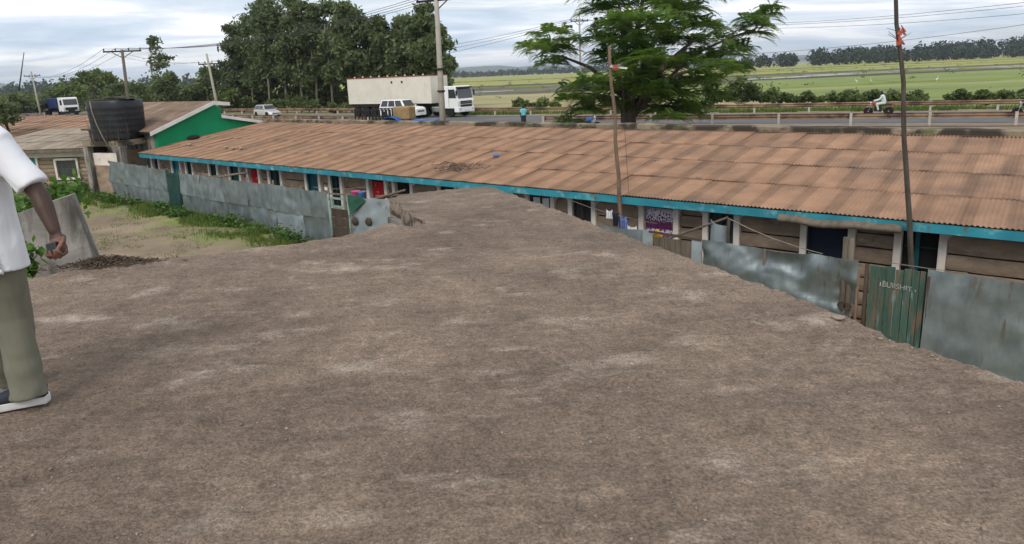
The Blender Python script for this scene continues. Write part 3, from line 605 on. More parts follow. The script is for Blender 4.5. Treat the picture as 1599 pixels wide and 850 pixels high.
for a, b, kind in OPEN:
    if kind in ('navy',): door_leaf(a, b, 'bluedoor')
    elif kind == 'teal': door_leaf(a, b, 'tealbright')
    elif kind == 'tealdoor': door_leaf(a, b, 'tealdoor')
    elif kind == 'greendoor': door_leaf(a, b, 'greenframe')
    elif kind in ('win', 'greenwin'): window(a, b, 'greenwin', bars=True)
    elif kind == 'barwin': window(a, b, 'darkwood')
    elif kind == 'navywin': window(a, b, 'bluedoor')
    elif kind == 'lightcurtain':
        o = window(a, b, 'darkwood', bars=False); curtain(a+.06, b-.10, 1.02, HEAD-.08, .072, 'whitecloth', 'curtain', .010, 6, o)
    elif kind == 'dark': MB().box(a+.002, b-.002, .10, .15, 0, HEAD-.002).build('door', 'dark', house)  # panel painted with the dark of an unlit doorway
    elif kind == 'opendoor':
        dk = MB().box(a+.002, b-.002, .12, .15, 0, HEAD-.002).build('door', 'dark', house)  # no leaf here: flat panel with the inner darkness painted on
        MB().box(a+.20, a+.27, .07, .11, 0, HEAD-.01).build('door_post', 'tealdoor', dk)
        for zz0 in (1.35, 1.72): MB().box(a+.004, b-.004, .06, .068, zz0, zz0+.025).build('door_rail', 'greenwin', dk)
    elif kind in ('red', 'purple'):
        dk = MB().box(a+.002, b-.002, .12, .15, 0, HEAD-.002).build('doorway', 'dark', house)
        if kind == 'red': curtain(a+.08, b-.05, .10, HEAD-.08, .07, 'red', 'curtain', .015, 6, dk)
        else:
            rail = MB().tube([(a+.01,.05,HEAD-.05),(b-.01,.05,HEAD-.05)], .008, 6).build('curtain_rail', 'darkwood', dk)
            curtain(a+.03, b-.03, .15, HEAD-.07, .055, 'purple', 'curtain', .02, 8, dk)
            for zt, zb in ((HEAD-.05, HEAD-.09),):
                curtain(a+.03, b-.03, zb, zt, .028, 'lace', 'curtain_heading', .02, 8, dk)

# roof of single corrugated sheets
roof = MB().hexa([(T0,EAVE_Y+.05,EAVE_Z-.07),(T1,EAVE_Y+.05,EAVE_Z-.07),(T1,RIDGE_Y,RIDGE_Z-.07),(T0,RIDGE_Y,RIDGE_Z-.07),(T0,EAVE_Y+.05,EAVE_Z-.03),(T1,EAVE_Y+.05,EAVE_Z-.03),(T1,RIDGE_Y,RIDGE_Z-.03),(T0,RIDGE_Y,RIDGE_Z-.03)]).build('roof', 'darkwood', house)
SL = math.hypot(RIDGE_Y-EAVE_Y, RIDGE_Z-EAVE_Z); SA = math.atan2(RIDGE_Z-EAVE_Z, RIDGE_Y-EAVE_Y)
ROWS = 4; RL = SL/ROWS; PIT = .0755; SW = 9*PIT
sheets = []
for var in range(4):
    mb = MB(); W = 10*PIT; nc = 10; per = 4; nu = nc*per; wv = random.random()*9
    def fn(u, v):
        x = u*W; e = .006*nz(x*7+wv, v*9) if v in (0,) else 0
        return (x, v*(RL+.12)+e*2, .0145*math.cos(u*nc*2*math.pi)+.005*nz(x*2+wv, v*2.5, var)+(.010*(1-v)**3)*nz(x*5, wv))
    mb.grid(fn, nu, 4); sheets.append(mb.mesh('roof_sheet')); sheets[-1].materials.append(M['roofsheet']); sheets[-1].polygons.foreach_set('use_smooth', [True]*len(sheets[-1].polygons))
for r in range(ROWS):
    x = T0-.05-2*PIT*(r % 3); c = 0
    while x < T1:
        o = bpy.data.objects.new('roof_sheet', random.choice(sheets)); COL.objects.link(o); o.parent = roof
        s = r*RL-.04; lift = .020+.0015*random.random()+.0025*(c % 2)+.003*r
        o.location = (x, EAVE_Y+s*math.cos(SA)-.02, EAVE_Z+s*math.sin(SA)+lift)
        bent = random.random() < .14; o.rotation_euler = (SA-.0035-.002*random.random()-(.008 if bent else 0), -.004 if random.random() < .18 else 0, .0016*(random.random()-.5))
        x += SW; c += 1
# fascia boards, one stretch hidden by a bent gutter
x = T0; k = 0
while x < T1:
    l = 2.6+random.random()*1.2; x1 = min(x+l, T1)
    mb = MB(); dz = .012*(random.random()-.5); mb.box(x+.004, x1-.004, EAVE_Y-.035, EAVE_Y-.008, 2.125+dz, 2.285+dz); mb.build('fascia_board', 'teal', house, bevel=.004); x = x1
mb = MB()   # bent grey gutter sheet hanging below the fascia
def gut(u, v):
    x = -3.95+2.05*u; return (x, EAVE_Y-.06-.10*math.sin(v*2.4)-.01*nz(u*7, v), 2.20-.13*v-.02*math.sin(u*5)+.03*nz(u*4, 1)-.07*u*u*0+.02*(1-u))
mb.grid(gut, 20, 5); mb.build('gutter', 'wood', house, smooth=True, solid=.006)
# parapet behind the ridge
mb = MB(); rings = []
for i in range(121):
    x = T0-.1+(T1-T0+.2)*i/120; h = 3.30+.025*fbm(x*.9, 3, 0, 3)+.05*max(0, nz(x*.35, 7))
    rings.append([(x, RIDGE_Y+.10+.01*nz(x*3,1), 2.2), (x, RIDGE_Y+.09+.015*nz(x*2,4), h-.03), (x, RIDGE_Y+.13, h), (x, RIDGE_Y+.31, h+.005), (x, RIDGE_Y+.34, 2.2)])
mb.loft(rings); par = mb.build('parapet', 'parapet', house)
mb = MB().box(T0+.14, T1-.14, RIDGE_Y-.15, RIDGE_Y+.08, -.3, 3.0); mb.build('rear_wall', 'stone', house)
# ridge flashing: a wavy dark line of sheet ends
mb = MB(); mb.grid(lambda u, v: (T0+(T1-T0)*u, RIDGE_Y-.02+.1*v, RIDGE_Z+.035+.012*math.cos(u*(T1-T0)/.078*2*math.pi)*(1-v)), 1200, 1); mb.build('ridge_flashing', 'brownroof', house)

# ------------------------------------------------------------------ green gabled neighbour at the far end
gb = thing('gabled_house', 'bright green gable wall with white trim and brown tiled roof', 'house', hp(T0-.2, 13.0, 0), HA)
GL = 7.4     # it runs away to local -x
def g3(n, z, x=0): return (x, n-13.0, z)
prof = [(13.85,0),(13.85,3.14),(16.35,4.13),(17.0,4.05),(17.0,3.56),(19.2,3.10),(19.2,0)]
mb = MB(); k = len(prof); v = [g3(n_, z_) for n_, z_ in prof]+[g3(n_, z_, -GL) for n_, z_ in prof]
v = v[:k]+[(-.18, q[1], q[2]) for q in v[:k]]; fcs = [tuple(range(k)), tuple(range(2*k-1, k-1, -1))]+[(i, i+k, (i+1) % k+k, (i+1) % k) for i in range(k)]; mb.add(v, fcs); mb.build('gable_wall', 'greenwall', gb, fixn=True)
mb = MB(); mb.add([(-.182, q[1]+(.002 if q[1] < 4 else -.002), q[2]-.01) for q in v[:k]]+[(-GL, q[1]+(.002 if q[1] < 4 else -.002), q[2]-.01) for q in v[:k]], fcs); mb.build('wall', 'concrete', gb, fixn=True)
rf = MB(); rf.hexa([g3(13.55,3.08,.22), g3(16.55,4.24,.22), g3(16.55,4.24,-GL-.2), g3(13.55,3.08,-GL-.2), g3(13.55,3.12,.22), g3(16.55,4.28,.22), g3(16.55,4.28,-GL-.2), g3(13.55,3.12,-GL-.2)])
rf = rf.build('roof', 'darkwood', gb, fixn=True)
for i in range(10):
    for j in range(3):
        a = .22-(GL+.4)*i/10; b = a-(GL+.4)/10+.01; n0 = 13.52+1.01*j; n1 = n0+1.04
        zf = lambda n_: 3.145+(n_-13.55)*(1.16/3.0)
        mb = MB()
        def fn(u, v): return (a+(b-a)*u, n0+(n1-n0)*v-13.0, zf(n0+(n1-n0)*v)+.018*(1-v)+.01*math.cos(u*8*6.283)+.008*random.random()*0)
        mb.grid(fn, 24, 1); mb.build('roof_sheet', 'brownroof', rf, smooth=True)
rf2 = MB().hexa([g3(17.02,3.60,.15), g3(19.5,3.08,.15), g3(19.5,3.08,-GL), g3(17.02,3.60,-GL), g3(17.02,3.64,.15), g3(19.5,3.12,.15), g3(19.5,3.12,-GL), g3(17.02,3.64,-GL)]).build('lean_to_roof', 'brownroof', gb, fixn=True)
mb = MB(); mb.hexa([g3(13.5,2.98,.225), g3(16.56,4.15,.225), g3(16.56,4.15,.27), g3(13.5,2.98,.27), g3(13.5,3.15,.225), g3(16.56,4.32,.225), g3(16.56,4.32,.27), g3(13.5,3.15,.27)]); mb.build('barge_board', 'whitetrim', gb, fixn=True)
mb = MB(); mb.hexa([g3(16.565,4.15,.225), g3(17.35,4.06,.225), g3(17.35,4.06,.27), g3(16.565,4.15,.27), g3(16.565,4.32,.225), g3(17.35,4.22,.225), g3(17.35,4.22,.27), g3(16.565,4.32,.27)]); mb.build('barge_board', 'whitetrim', gb, fixn=True)
mb = MB(); mb.hexa([g3(16.9,3.52,.16), g3(19.5,2.98,.16), g3(19.5,2.98,.20), g3(16.9,3.52,.20), g3(16.9,3.66,.16), g3(19.5,3.12,.16), g3(19.5,3.12,.20), g3(16.9,3.66,.20)]); mb.build('barge_board', 'whitetrim', gb, fixn=True)

# ------------------------------------------------------------------ small house closing the yard
sh = thing('yard_house', 'small stone house with teal door and white framed window at yard end', 'house', (-22.2, 33.0, .3), R_(-6))
mb = MB(); mb.box(-3.6, 2.2, .14, 4.6, -.3, 2.05); w2 = mb.build('wall', 'mortar', sh)
mb = MB(); mb.box(-3.6, 2.2, -.01, .135, 1.66, 2.06); mb.build('lintel_band', 'whitewash', sh)
spans = [(-3.6,-1.35),(-.62,2.2)]
for a, b in spans:
    z = -.1; k = 0
    while z < 1.65:
        h = .20; z1 = min(z+h, 1.655)
        segs = [(a, b)]
        if a > -1 and z1 > .56: segs = [(a, .17), (1.51, b)]
        for s0, s1 in segs:
            mb = MB(); mb.grid(lambda u, v: (s0+.003+(s1-s0-.006)*u, .03+.02*fbm(u*(s1-s0)*2+s0, v+z*4, 7, 3)+(.02 if v in (0,1) else 0), z+.008+(z1-z-.014)*v), max(3, int((s1-s0)*5)), 3); mb.build('stone_course', 'stone', w2, smooth=True)
        z = z1; k += 1
d2 = MB().box(-1.25, -.72, .06, .10, .0, 1.62).build('door', 'tealbright', sh)
for k in range(2): MB().box(-1.17, -.80, .045, .057, .12+k*.75, .72+k*.75).build('door_panel', 'tealbright', d2, bevel=.006)
mb = MB(); mb.box(-1.36, -1.252, -.03, .13, 0, 1.66); mb.box(-.718, -.61, -.03, .13, 0, 1.66); mb.build('door_frame', 'whitewash', sh)
mb = MB(); wx0, wx1, wz0, wz1 = .22, 1.46, .56, 1.60
for q in ((wx0,wx1,wz0,wz0+.1),(wx0,wx1,wz1-.1,wz1),(wx0,wx0+.1,wz0+.101,wz1-.101),(wx1-.1,wx1,wz0+.101,wz1-.101)): mb.box(q[0], q[1], -.03, .13, q[2], q[3])
wn = mb.build('window', 'whitewash', sh)
for i in range(3):
    for j in range(2):
        x = wx0+.1+(wx1-wx0-.2)*i/3; z = wz0+.1+(wz1-wz0-.2)*j/2
        MB().box(x+.015, x+(wx1-wx0-.2)/3-.015, .06, .07, z+.015, z+(wz1-wz0-.2)/2-.015).build('pane', 'pane', wn)
MB().box(wx0+.1, wx1-.1, .075, .09, wz0+.1, wz1-.1).build('sash', 'wood', wn)
rf = MB().hexa([(-3.9,-.45,1.98),(2.5,-.45,1.98),(2.5,4.9,2.62),(-3.9,4.9,2.62),(-3.9,-.45,2.06),(2.5,-.45,2.06),(2.5,4.9,2.70),(-3.9,4.9,2.70)]).build('roof', 'darkwood', sh)
for i in range(9):
    for j in range(3):
        a = -3.95+6.5*i/9; l = 5.4/3; s0 = j*l
        mb = MB(); mb.grid(lambda u, v: (a+.74*u, -.5+(s0+(l+.1)*v)*.993, 2.085+(s0+(l+.1)*v)*.119+.02*(1-v)+.009*math.cos(u*9*6.283)), 36, 1); mb.build('roof_sheet', 'beigeroof', rf, smooth=True)
MB().box(-3.9, 2.5, -.50, -.47, 1.94, 2.075).build('fascia_board', 'wood', sh)

# rusty roofed shed beyond
bs = thing('rusty_roof_shed', 'low shed with wide rust coloured roof behind the yard house', 'shed', (-32, 46, -.45), R_(-20))
MB().box(-9.5, 8.0, .3, 7, .5, 2.55).build('wall', 'greenwall', bs)
rf = MB().hexa([(-10,-.2,2.50),(8.5,-.2,2.50),(8.5,7.4,3.55),(-10,7.4,3.55),(-10,-.2,2.56),(8.5,-.2,2.56),(8.5,7.4,3.61),(-10,7.4,3.61)]).build('roof', 'darkwood', bs)
for i in range(18):
    for j in range(3):
        a = -10.05+18.6*i/18; l = 7.7/3; s0 = j*l
        mb = MB(); mb.grid(lambda u, v: (a+1.06*u, -.25+(s0+(l+.1)*v)*.99, 2.585+(s0+(l+.1)*v)*.1365+.03*(1-v)+.01*math.cos(u*10*6.283)), 30, 1); mb.build('roof_sheet', 'roofsheet', rf, smooth=True)

# ------------------------------------------------------------------ water tank on its stand
ts = thing('tank_stand', 'stained concrete stand carrying the black water tank', 'stand', (-17.5, 30.9, .3), R_(-22))
MB().box(-1.1, 1.1, -.95, 1.0, 2.32, 2.55).build('top_slab', 'parapet', ts)
for x, y in ((-1.0,-.8),(1.0,-.8),(-1.0,.85),(1.0,.85)): MB().box(x-.14, x+.14, y-.14, y+.14, -.3, 2.318).build('column', 'concrete', ts)
MB().box(-.85, .85, -.72, -.6, -.3, 1.45).build('infill_wall', 'stone', ts)
MB().box(-.86, .86, -.73, -.59, 1.452, 2.0).build('infill_panel', 'whitewash', ts)
MB().box(-.86, .86, .78, .9, -.3, 2.0).build('back_wall', 'stone', ts)
tk = thing('water_tank', 'big black plastic water tank covered with loose sheets', 'tank', (-17.42, 30.9, 2.852), R_(-10))
pr = [(1.04,0),(1.10,.04)]
for k in range(6): z = .10+k*.25; pr += [(1.085+.012*k,z),(1.09+.012*k,z+.03),(1.09+.012*k,z+.07),(1.085+.012*k,z+.10)]
pr += [(1.14,1.66),(1.10,1.72),(.5,1.745)]
rgs = []
for r_, z_ in pr:
    rgs.append([(r_*.86*math.copysign(abs(math.cos(a))**.55, math.cos(a)), r_*.80*math.copysign(abs(math.sin(a))**.55, math.sin(a)), z_) for a in [2*math.pi*j/40 for j in range(40)]])
MB().loft(rgs).build('tank_body', 'black', tk, smooth=True)
for i, (x, y, r, tx) in enumerate([(-.35,-.3,.2,.03),(.45,-.1,-.3,-.05),(.0,.4,.5,.04)]):
    c = MB(); c.grid(lambda u, v: (-.65+1.3*u, -.45+.9*v, .01*math.cos(u*40)+.02*nz(u*4, v*4, i)), 24, 4); q = c.build('cover_sheet', 'darkwood', tk, smooth=True, solid=.004); q.location = (x, y, 1.785+.035*i); q.rotation_euler = (tx, -tx, r)
MB().tube([(-.25,-1.14,1.74),(-.2,-1.18,1.3),(-.05,-1.2,.7),(.12,-1.19,.2),(.35,-1.15,-.35)], .022, 8).build('hose', 'rope', tk, smooth=True)
mb = MB()  # dead climber on the tank's flank
for k in range(46):
    a = R_(200+130*random.random()); b = (1.14*math.cos(a), 1.14*math.sin(a), 0); h = .3+.75*random.random()
    mb.tube([b, (b[0]*1.02+.05*random.uniform(-1,1), b[1]*1.02, h*.5), (b[0]*1.03+.12*random.uniform(-1,1), b[1]*1.05, h)], [.008,.006,.003], 4)
mb.build('dry_climber', 'twig', tk)
# ================================================================== FENCES
def dent(w, h, seed, amp):
    def f(x, z): q = nz(x*1.6+z*1.1, z*1.9-x*.7, seed+5); return amp*1.25*(fbm(x*1.1+seed, z*1.3, seed, 3)+.6*nz(x*3.1, z*2.9, seed)+1.3*abs(q)**.6*(1 if q > 0 else .25)+.5*abs(nz(x*4.2-z*2, z*3.1+x, seed+9)))
    return f
def sheet_part(par, x0, x1, z0, z1, seed, m='galv', y=0.0, amp=.022, topj=.012, name='iron_sheet', notch=None, zs=0.0):
    """a flat galvanised sheet with dents; zs = slope of both edges along x"""
    mb = MB(); f = dent(x1-x0, z1-z0, seed, amp); nu = max(6, int((x1-x0)/.07)); nv = max(6, int((z1-z0)/.08)); sag = random.uniform(.005,.03); topj = topj*2.2
    def fn(u, v):
        x = x0+(x1-x0)*u; zt = z1+zs*(x-x0)+topj*nz(x*2.2, seed)-sag*math.sin(math.pi*u); zb = z0+zs*(x-x0)
        return (x+.008*nz(v*5, seed), y+f(x, zb+(zt-zb)*v), zb+(zt-zb)*v)
    mb.grid(fn, nu, nv); return mb.build(name, m, par, smooth=True, solid=.003)
def post_part(par, x, y, z0, z1, r=.035, m='wood', lean=0, name='post'):
    return MB().tube([(x,y,z0),(x+lean*.5+.01*nz(x,1),y+.01,(z0+z1)/2),(x+lean,y,z1)], [r,r*.92,r*.85], 8).build(name, m, par, smooth=True)
# left fence: bends slightly towards the yard house
fl = thing('iron_sheet_fence', 'long grey iron sheet fence of two overlapping rows beside the dirt yard', 'fence', hp(-16.5, 11.9, 0), HA+R_(-1.4))
segs = [(-16.75,-14.6),(-14.55,-12.38),(-12.34,-10.62),(-9.50,-7.9),(-7.9,-6.15),(-6.15,-4.6),(-4.6,-3.0),(-3.0,-1.45),(-1.45,-.06)]
for i, (a, b) in enumerate(segs):
    top = 1.98-.12*sstep(-17, -10, a) ; mid = 1.02+.10*nz(i*3.3, 2)
    up = sheet_part(fl, a-.02, b+.04, mid, float(top), i*2.7, y=-.006*(i % 2)-.004, amp=.026)
    sheet_part(fl, a-.02, b+.03, .22+.02*nz(i,4), mid+.07, i*3.9+20, m='galvlight' if i in (7,) else 'galv', y=.028+.004*(i % 2), amp=.02)
for x in (-16.75,-14.57,-12.36,-10.58,-9.52,-7.9,-6.15,-4.6,-3.0,-1.45,-.03): post_part(fl, x, .075, -.1, 1.9+.1*random.random())
for z in (.6, 1.55):
    MB().bar((-16.7,.08,z),(-10.6,.08,z),.05,.04).build('rail', 'wood', fl); MB().bar((-9.5,.08,z),(-.05,.08,z),.05,.04).build('rail', 'wood', fl)
# dark green gate in that fence
gg = thing('green_gate', 'narrow dark green gate set in the grey sheet fence', 'gate', hp(-27.08, 12.16, 0), HA+R_(-1.4))
for k in range(5): MB().box(.08+k*.166, .08+k*.166+.158, .0, .022, .25, 1.80+.02*nz(k*2.2,1)).build('plank', 'greenframe', gg)
post_part(gg, .03, .01, 0, 1.9, .045, 'greenframe'); post_part(gg, .98, .01, 0, 1.93, .045, 'greenframe')
MB().box(.05, .96, -.03, -.002, 1.70, 1.78).build('top_rail', 'greenframe', gg)
# open gateway with plank gate
pg = thing('plank_gate', 'brown plank gate between two pale green posts', 'gate', hp(-16.48, 11.92, 0), HA)
post_part(pg, .0, 0, 0, 1.80, .05, 'palegreen'); post_part(pg, .90, 0, 0, 1.82, .05, 'palegreen')
MB().bar((-.25,.02,1.80),(1.0,.02,1.83),.05,.04).build('top_rail', 'wood', pg)
for k in range(5): MB().box(.06, .85, .02, .05, .08+k*.262, .33+k*.262).build('plank', 'darkwood', pg, bevel=.008)
mb = MB(); [mb.box(*q) for q in ((.12,.72,-.01,.018,1.42,1.48),(.12,.72,-.01,.018,1.66,1.72),(.12,.18,-.01,.018,1.481,1.659),(.66,.72,-.01,.018,1.481,1.659))]; mb.build('frame', 'palegreen', pg)
# lighter blue-grey sheet with two round lumps
bsf = thing('iron_sheet_screen', 'pale blue iron sheet screen with two round rusty caps', 'fence', hp(-15.5, 11.9, 0), HA)
sheet_part(bsf, 0, 1.80, .0, 1.80, 71, m='galvlight', amp=.03, zs=.03)
post_part(bsf, .05, .04, 0, 1.85, .04); post_part(bsf, 1.72, .05, 0, 1.9, .04)
for x, z in ((.18,1.10),(.78,1.15)): MB().lathe([(.015,-.07),(.08,-.055),(.12,-.01),(.125,.0),(.02,.01)], (x,-.02,z), 14, 'y').build('rusty_cap', 'rust' if 0 else 'darkwood', bsf, smooth=True)
tp = MB(); tp.add([(0,-.06,1.86),(.62,-.07,1.86),(.75,-.05,1.74),(.10,-.08,1.30),(.02,-.07,1.55)], [(0,1,2,3,4)]); tag(tp.build('tarpaulin', 'tarp', None, solid=.01), 'green tarpaulin scrap draped over the pale blue sheet', 'tarpaulin')
bpy.data.objects['tarpaulin'].location = hp(-15.5, 11.9, 0); bpy.data.objects['tarpaulin'].rotation_euler = (0,0,HA)
# hidden stretch and right hand fence
fr = thing('iron_sheet_fence', 'dented dark grey iron sheet fence with torn edge in front of the doors', 'fence', hp(0, FENCE_N, 0), HA)
for i, (a, b) in enumerate([(-13.8,-12.1),(-12.1,-10.3),(-10.3,-8.6),(-8.6,-7.3),(-7.3,-6.25)]): sheet_part(fr, a-.02, b+.03, .0, 1.84, 40+i*3.1, y=-.006*(i % 2))
sheet_part(fr, -6.27, -6.05, .0, 1.87, 61, m='galvlight', y=-.02, amp=.008)
sheet_part(fr, -5.235, -5.03, .0, 1.82, 63, m='galvlight', y=-.03, amp=.01)
# the big dented sheet: its right edge is torn
mb = MB(); fd = dent(2.8, 1.8, 88.0, .075)
def big(u, v):
    x = -5.05+2.72*u; z = 1.80*v+(.035*nz(x*2, 1)-.05*math.sin(math.pi*u)+.02*nz(x*7,2))*v*v; e = max(0, (u-.86)/.14)
    x -= .16*e*max(0, nz(v*9, 3)+.4)*(1 if v < .62 else .15)
    return (x, fd(x, z)+.03*math.sin(x*2.1)*math.sin(z*2.7)-.09*e*e*max(0, .75-abs(v-.30)*4), z)
mb.grid(big, 60, 34); mb.build('iron_sheet', 'galv', fr, smooth=True, solid=.003)
mb = MB(); mb.grid(lambda u, v: (-2.52+.17*u-.05*v, -.05-.06*math.sin(u*3), .42+.36*v+.05*math.sin(u*4)*v), 6, 6); mb.build('torn_flap', 'galvlight', fr, smooth=True, solid=.003)
mb = MB(); mb.tube([(-2.50+.10*math.cos(a), -.06, .98+.065*math.sin(a)) for a in [k*math.pi/6 for k in range(13)]], .018, 6); mb.build('wire_loop', 'darkwood', fr, smooth=True)
post_part(fr, -2.36, .03, 0, 1.55, .03, 'polewood', .02)
for x in (-2.40,-2.31): post_part(fr, x-.17, .06, 0, 2.12+.06*nz(x*9,1), .05, 'wood')
for i, (a, b) in enumerate([(-1.36,.30),(.30,2.1),(2.1,3.9),(3.9,5.7)]): sheet_part(fr, a, b+.03, .0, 1.77+.01*i, 101+i*5.3, y=-.006*(i % 2)-.01, amp=.03)
for x in (-12.1,-10.3,-8.6,-7.3,-6.2,-5.1,-3.9,.3,2.1,3.9): post_part(fr, x, .09, 0, 1.72+.08*random.random())
# dark vertical plank gate
dg = thing('plank_gate', 'dark weathered vertical plank gate beside the bright metal strip', 'gate', hp(-6.04, FENCE_N, 0), HA)
for k in range(7): MB().box(.005+k*.114, .005+k*.114+.108, .0+.004*(k % 3), .025+.004*(k % 3), .02, 1.74+.02*nz(k*1.7,2)).build('plank', 'wood', dg)
MB().box(0, .80, .04, .075, 1.45, 1.54).build('batten', 'wood', dg); MB().bar((-.1,.0,1.84),(1.0,-.02,1.80),.045,.04).build('top_pole', 'darkwood', dg)
# green plank gate with the chalked word
gp = thing('green_plank_gate', 'peeling green plank gate with white painted word', 'gate', hp(-2.17, FENCE_N, 0), HA)
xs = [0,.135,.245,.37,.49,.60,.71,.79]
for k in range(7):
    tz = 1.72+.03*nz(k*2.3, 5)-(.0 if k != 3 else .02); mb = MB(); mb.box(xs[k]+.004, xs[k+1]-.004, .0+.006*(k % 2), .026+.006*(k % 2), .03+.02*nz(k, 8), tz); mb.build('plank', 'greenplank', gp, bevel=.004)
for z in (.45, 1.35): MB().box(.0, .78, .036, .07, z, z+.09).build('batten', 'wood', gp)
post_part(gp, .83, .03, 0, 1.66, .035, 'darkwood'); post_part(gp, -.05, .05, 0, 1.72, .04, 'darkwood')
cu = bpy.data.curves.new('gate_lettering', 'FONT'); cu.body = 'BUIISHIT'; cu.size = .135; cu.extrude = .002; cu.offset = .0015; cu.space_character = 1.0
tmp = bpy.data.objects.new('tmp', cu); COL.objects.link(tmp); dgx = bpy.context.evaluated_depsgraph_get(); tme = bpy.data.meshes.new_from_object(tmp.evaluated_get(dgx)); bpy.data.objects.remove(tmp)
xs_ = [v.co.x for v in tme.vertices]; x0_, x1_ = min(xs_), max(xs_)
for v in tme.vertices:
    u = (v.co.x-x0_)/(x1_-x0_); v.co = Vector((.20+.42*u+.006*nz(u*9, v.co.y*20), -.006, 1.395+v.co.y*(1.05-.35*u)+.008*nz(u*12, 3)-.012*u))
o = finish(tme, 'lettering', 'chalk', gp)
mb = MB(); mb.box(.165,.175,-.008,-.004,1.40,1.46); mb.box(.66,.672,-.008,-.004,1.38,1.41); mb.build('chalk_mark', 'chalk', gp)

# ------------------------------------------------------------------ clutter between fence and wall
def loc_thing(o, label, cat, t, n, z=0, rot=HA, group=None):
    o.location = hp(t, n, z); o.rotation_euler = (0,0,rot); return tag(o, label, cat, group)
def pole_between(name, a, b, r, m, label, cat, sag=0):
    a, b = Vector(a), Vector(b); pts = [a+(b-a)*(k/8)+Vector((.02*nz(k*.7, a.x), 0, -sag*math.sin(math.pi*k/8))) for k in range(9)]
    return tag(MB().tube(pts, [r*(1-.25*k/8) for k in range(9)], 8).build(name, m, smooth=True), label, cat)
# leaning poles and ropes
P1 = hp(-4.72, 12.35, 2.16)
pole_between('leaning_pole', hp(-6.55, 12.2, 1.35), P1+Vector((0,0,.02)), .03, 'wood', 'wooden pole leaning up behind the dented sheet', 'pole')
pole_between('clothes_prop', hp(-4.66, 12.35, .0), P1, .04, 'darkwood', 'dark upright prop holding the washing rope', 'pole')
pole_between('washing_rope', P1, hp(-3.0, 12.25, 1.72), .010, 'rope', 'slack washing rope tied to the dark prop', 'rope', .06)
pole_between('washing_rope', hp(-3.25, 12.3, 1.70), hp(-2.3, 12.2, 1.64), .008, 'rope', 'short rope in front of the navy door', 'rope', .03)
pole_between('washing_rope', hp(-2.0, 12.6, 1.62), hp(-.9, 12.6, 1.60), .007, 'rope', 'thin rope in front of the dark open doorway', 'rope', .01)
mb = MB(); mb.grid(lambda u, v: (-.16+.32*u, -.14*math.sin(u*3.1), 2.10*v-.10*u*v), 10, 6); loc_thing(mb.build('curved_sheet', 'galvlight', smooth=True, solid=.004), 'curled pale sheet standing upright beside the dark prop', 'metal sheet', -4.92, 12.4, 0)
for i, (t0, n0, z0, t1, n1, z1, r) in enumerate([(-15.4,12.2,1.55,-13.6,12.3,2.06,.045), (-14.9,12.4,1.75,-12.8,12.5,1.98,.05), (-24.9,12.6,1.65,-22.0,12.6,2.0,.05), (-25.1,12.5,1.55,-22.4,12.55,1.95,.04)]):
    pole_between('leaning_pole', hp(t0,n0,z0), hp(t1,n1,z1), r, 'wood', ['thin stick slanting over the green tarpaulin','stout rough pole lying across the posts near the red curtain','thick branch lying along the fence top','thin branch lying below the thick branch'][i], 'pole')
pole_between('washing_rope', hp(-18.0,12.5,1.80), hp(-15.4,12.3,2.0), .008, 'rope', 'washing rope above the plank gate', 'rope', .05)
# washing
def hang(name, label, cat, t, n, z, wd, ht, m, waves=3, amp=.03, taper=0):
    mb = MB(); mb.grid(lambda u, v: ((-.5+u)*wd*(1-taper*(1-v)), amp*math.sin(u*waves*6.28+v*2)*(1.2-v), -ht*(1-v)-.04*math.sin(u*3.1)*v), 18, 8)
    return loc_thing(mb.build(name, m, smooth=True, solid=.005), label, cat, t, n, z, HA, 'washing on the line')
hang('hanging_cloth', 'white cloth bunched on the washing line', 'cloth', -7.55, 12.75, 2.0, .16, .20, 'whitecloth')
hang('hanging_cloth', 'dark blue garment hanging beside the white cloth', 'cloth', -7.38, 12.72, 1.97, .17, .32, 'navycloth', taper=.3)
hang('hanging_cloth', 'light blue patterned garment hanging by the purple curtain', 'cloth', -7.17, 12.70, 1.90, .17, .40, 'bluecloth', taper=.1)
hang('hanging_cloth', 'pale blue cloth hanging low over the fence', 'cloth', -6.94, 12.66, 1.72, .22, .30, 'whitecloth', taper=-.2)
pole_between('washing_line', hp(-8.72,12.9,2.10), hp(-6.3,12.6,1.84), .006, 'rope', 'washing line carrying four garments', 'rope', .06)
hang('hanging_cloth', 'small white rag hanging above the plank gate', 'cloth', -17.2, 12.4, 1.90, .2, .12, 'whitecloth')
# coloured basins and containers
for m, dt, lab in (('pinkplastic', 0, 'pink plastic basin propped below the red curtain'), ('bluecloth', .26, 'blue plastic tub beside the pink basin')):
    mb = MB(); mb.lathe([(.09,0),(.12,.02),(.13,.2),(.14,.21),(.12,.2)], n=14); loc_thing(mb.build('plastic_basin', m, smooth=True), lab, 'basin', -15.75+dt, 12.35, 1.66)
st = MB(); 
for dx in (-.2,.2): st.box(dx-.03, dx+.03, -.1, .1, 0, 1.62)
st.box(-.3,.5,-.14,.14,1.62,1.655); loc_thing(st.build('wash_stand', 'wood'), 'rough wooden stand carrying the basins', 'stand', -15.7, 12.35)
yj = MB(); yj.lathe([(.09,0),(.1,.02),(.1,.2),(.06,.25),(.025,.27),(.025,.3)], n=12); loc_thing(yj.build('yellow_jerrycan', 'yellow', smooth=True), 'small yellow jerrycan hooked behind the plank gate', 'jerrycan', -6.03, 12.05, 1.56)
pole_between('fence_stake', hp(-6.02,12.05,0), hp(-6.03,12.05,1.57), .03, 'wood', 'thin stake under the yellow jerrycan', 'stake')

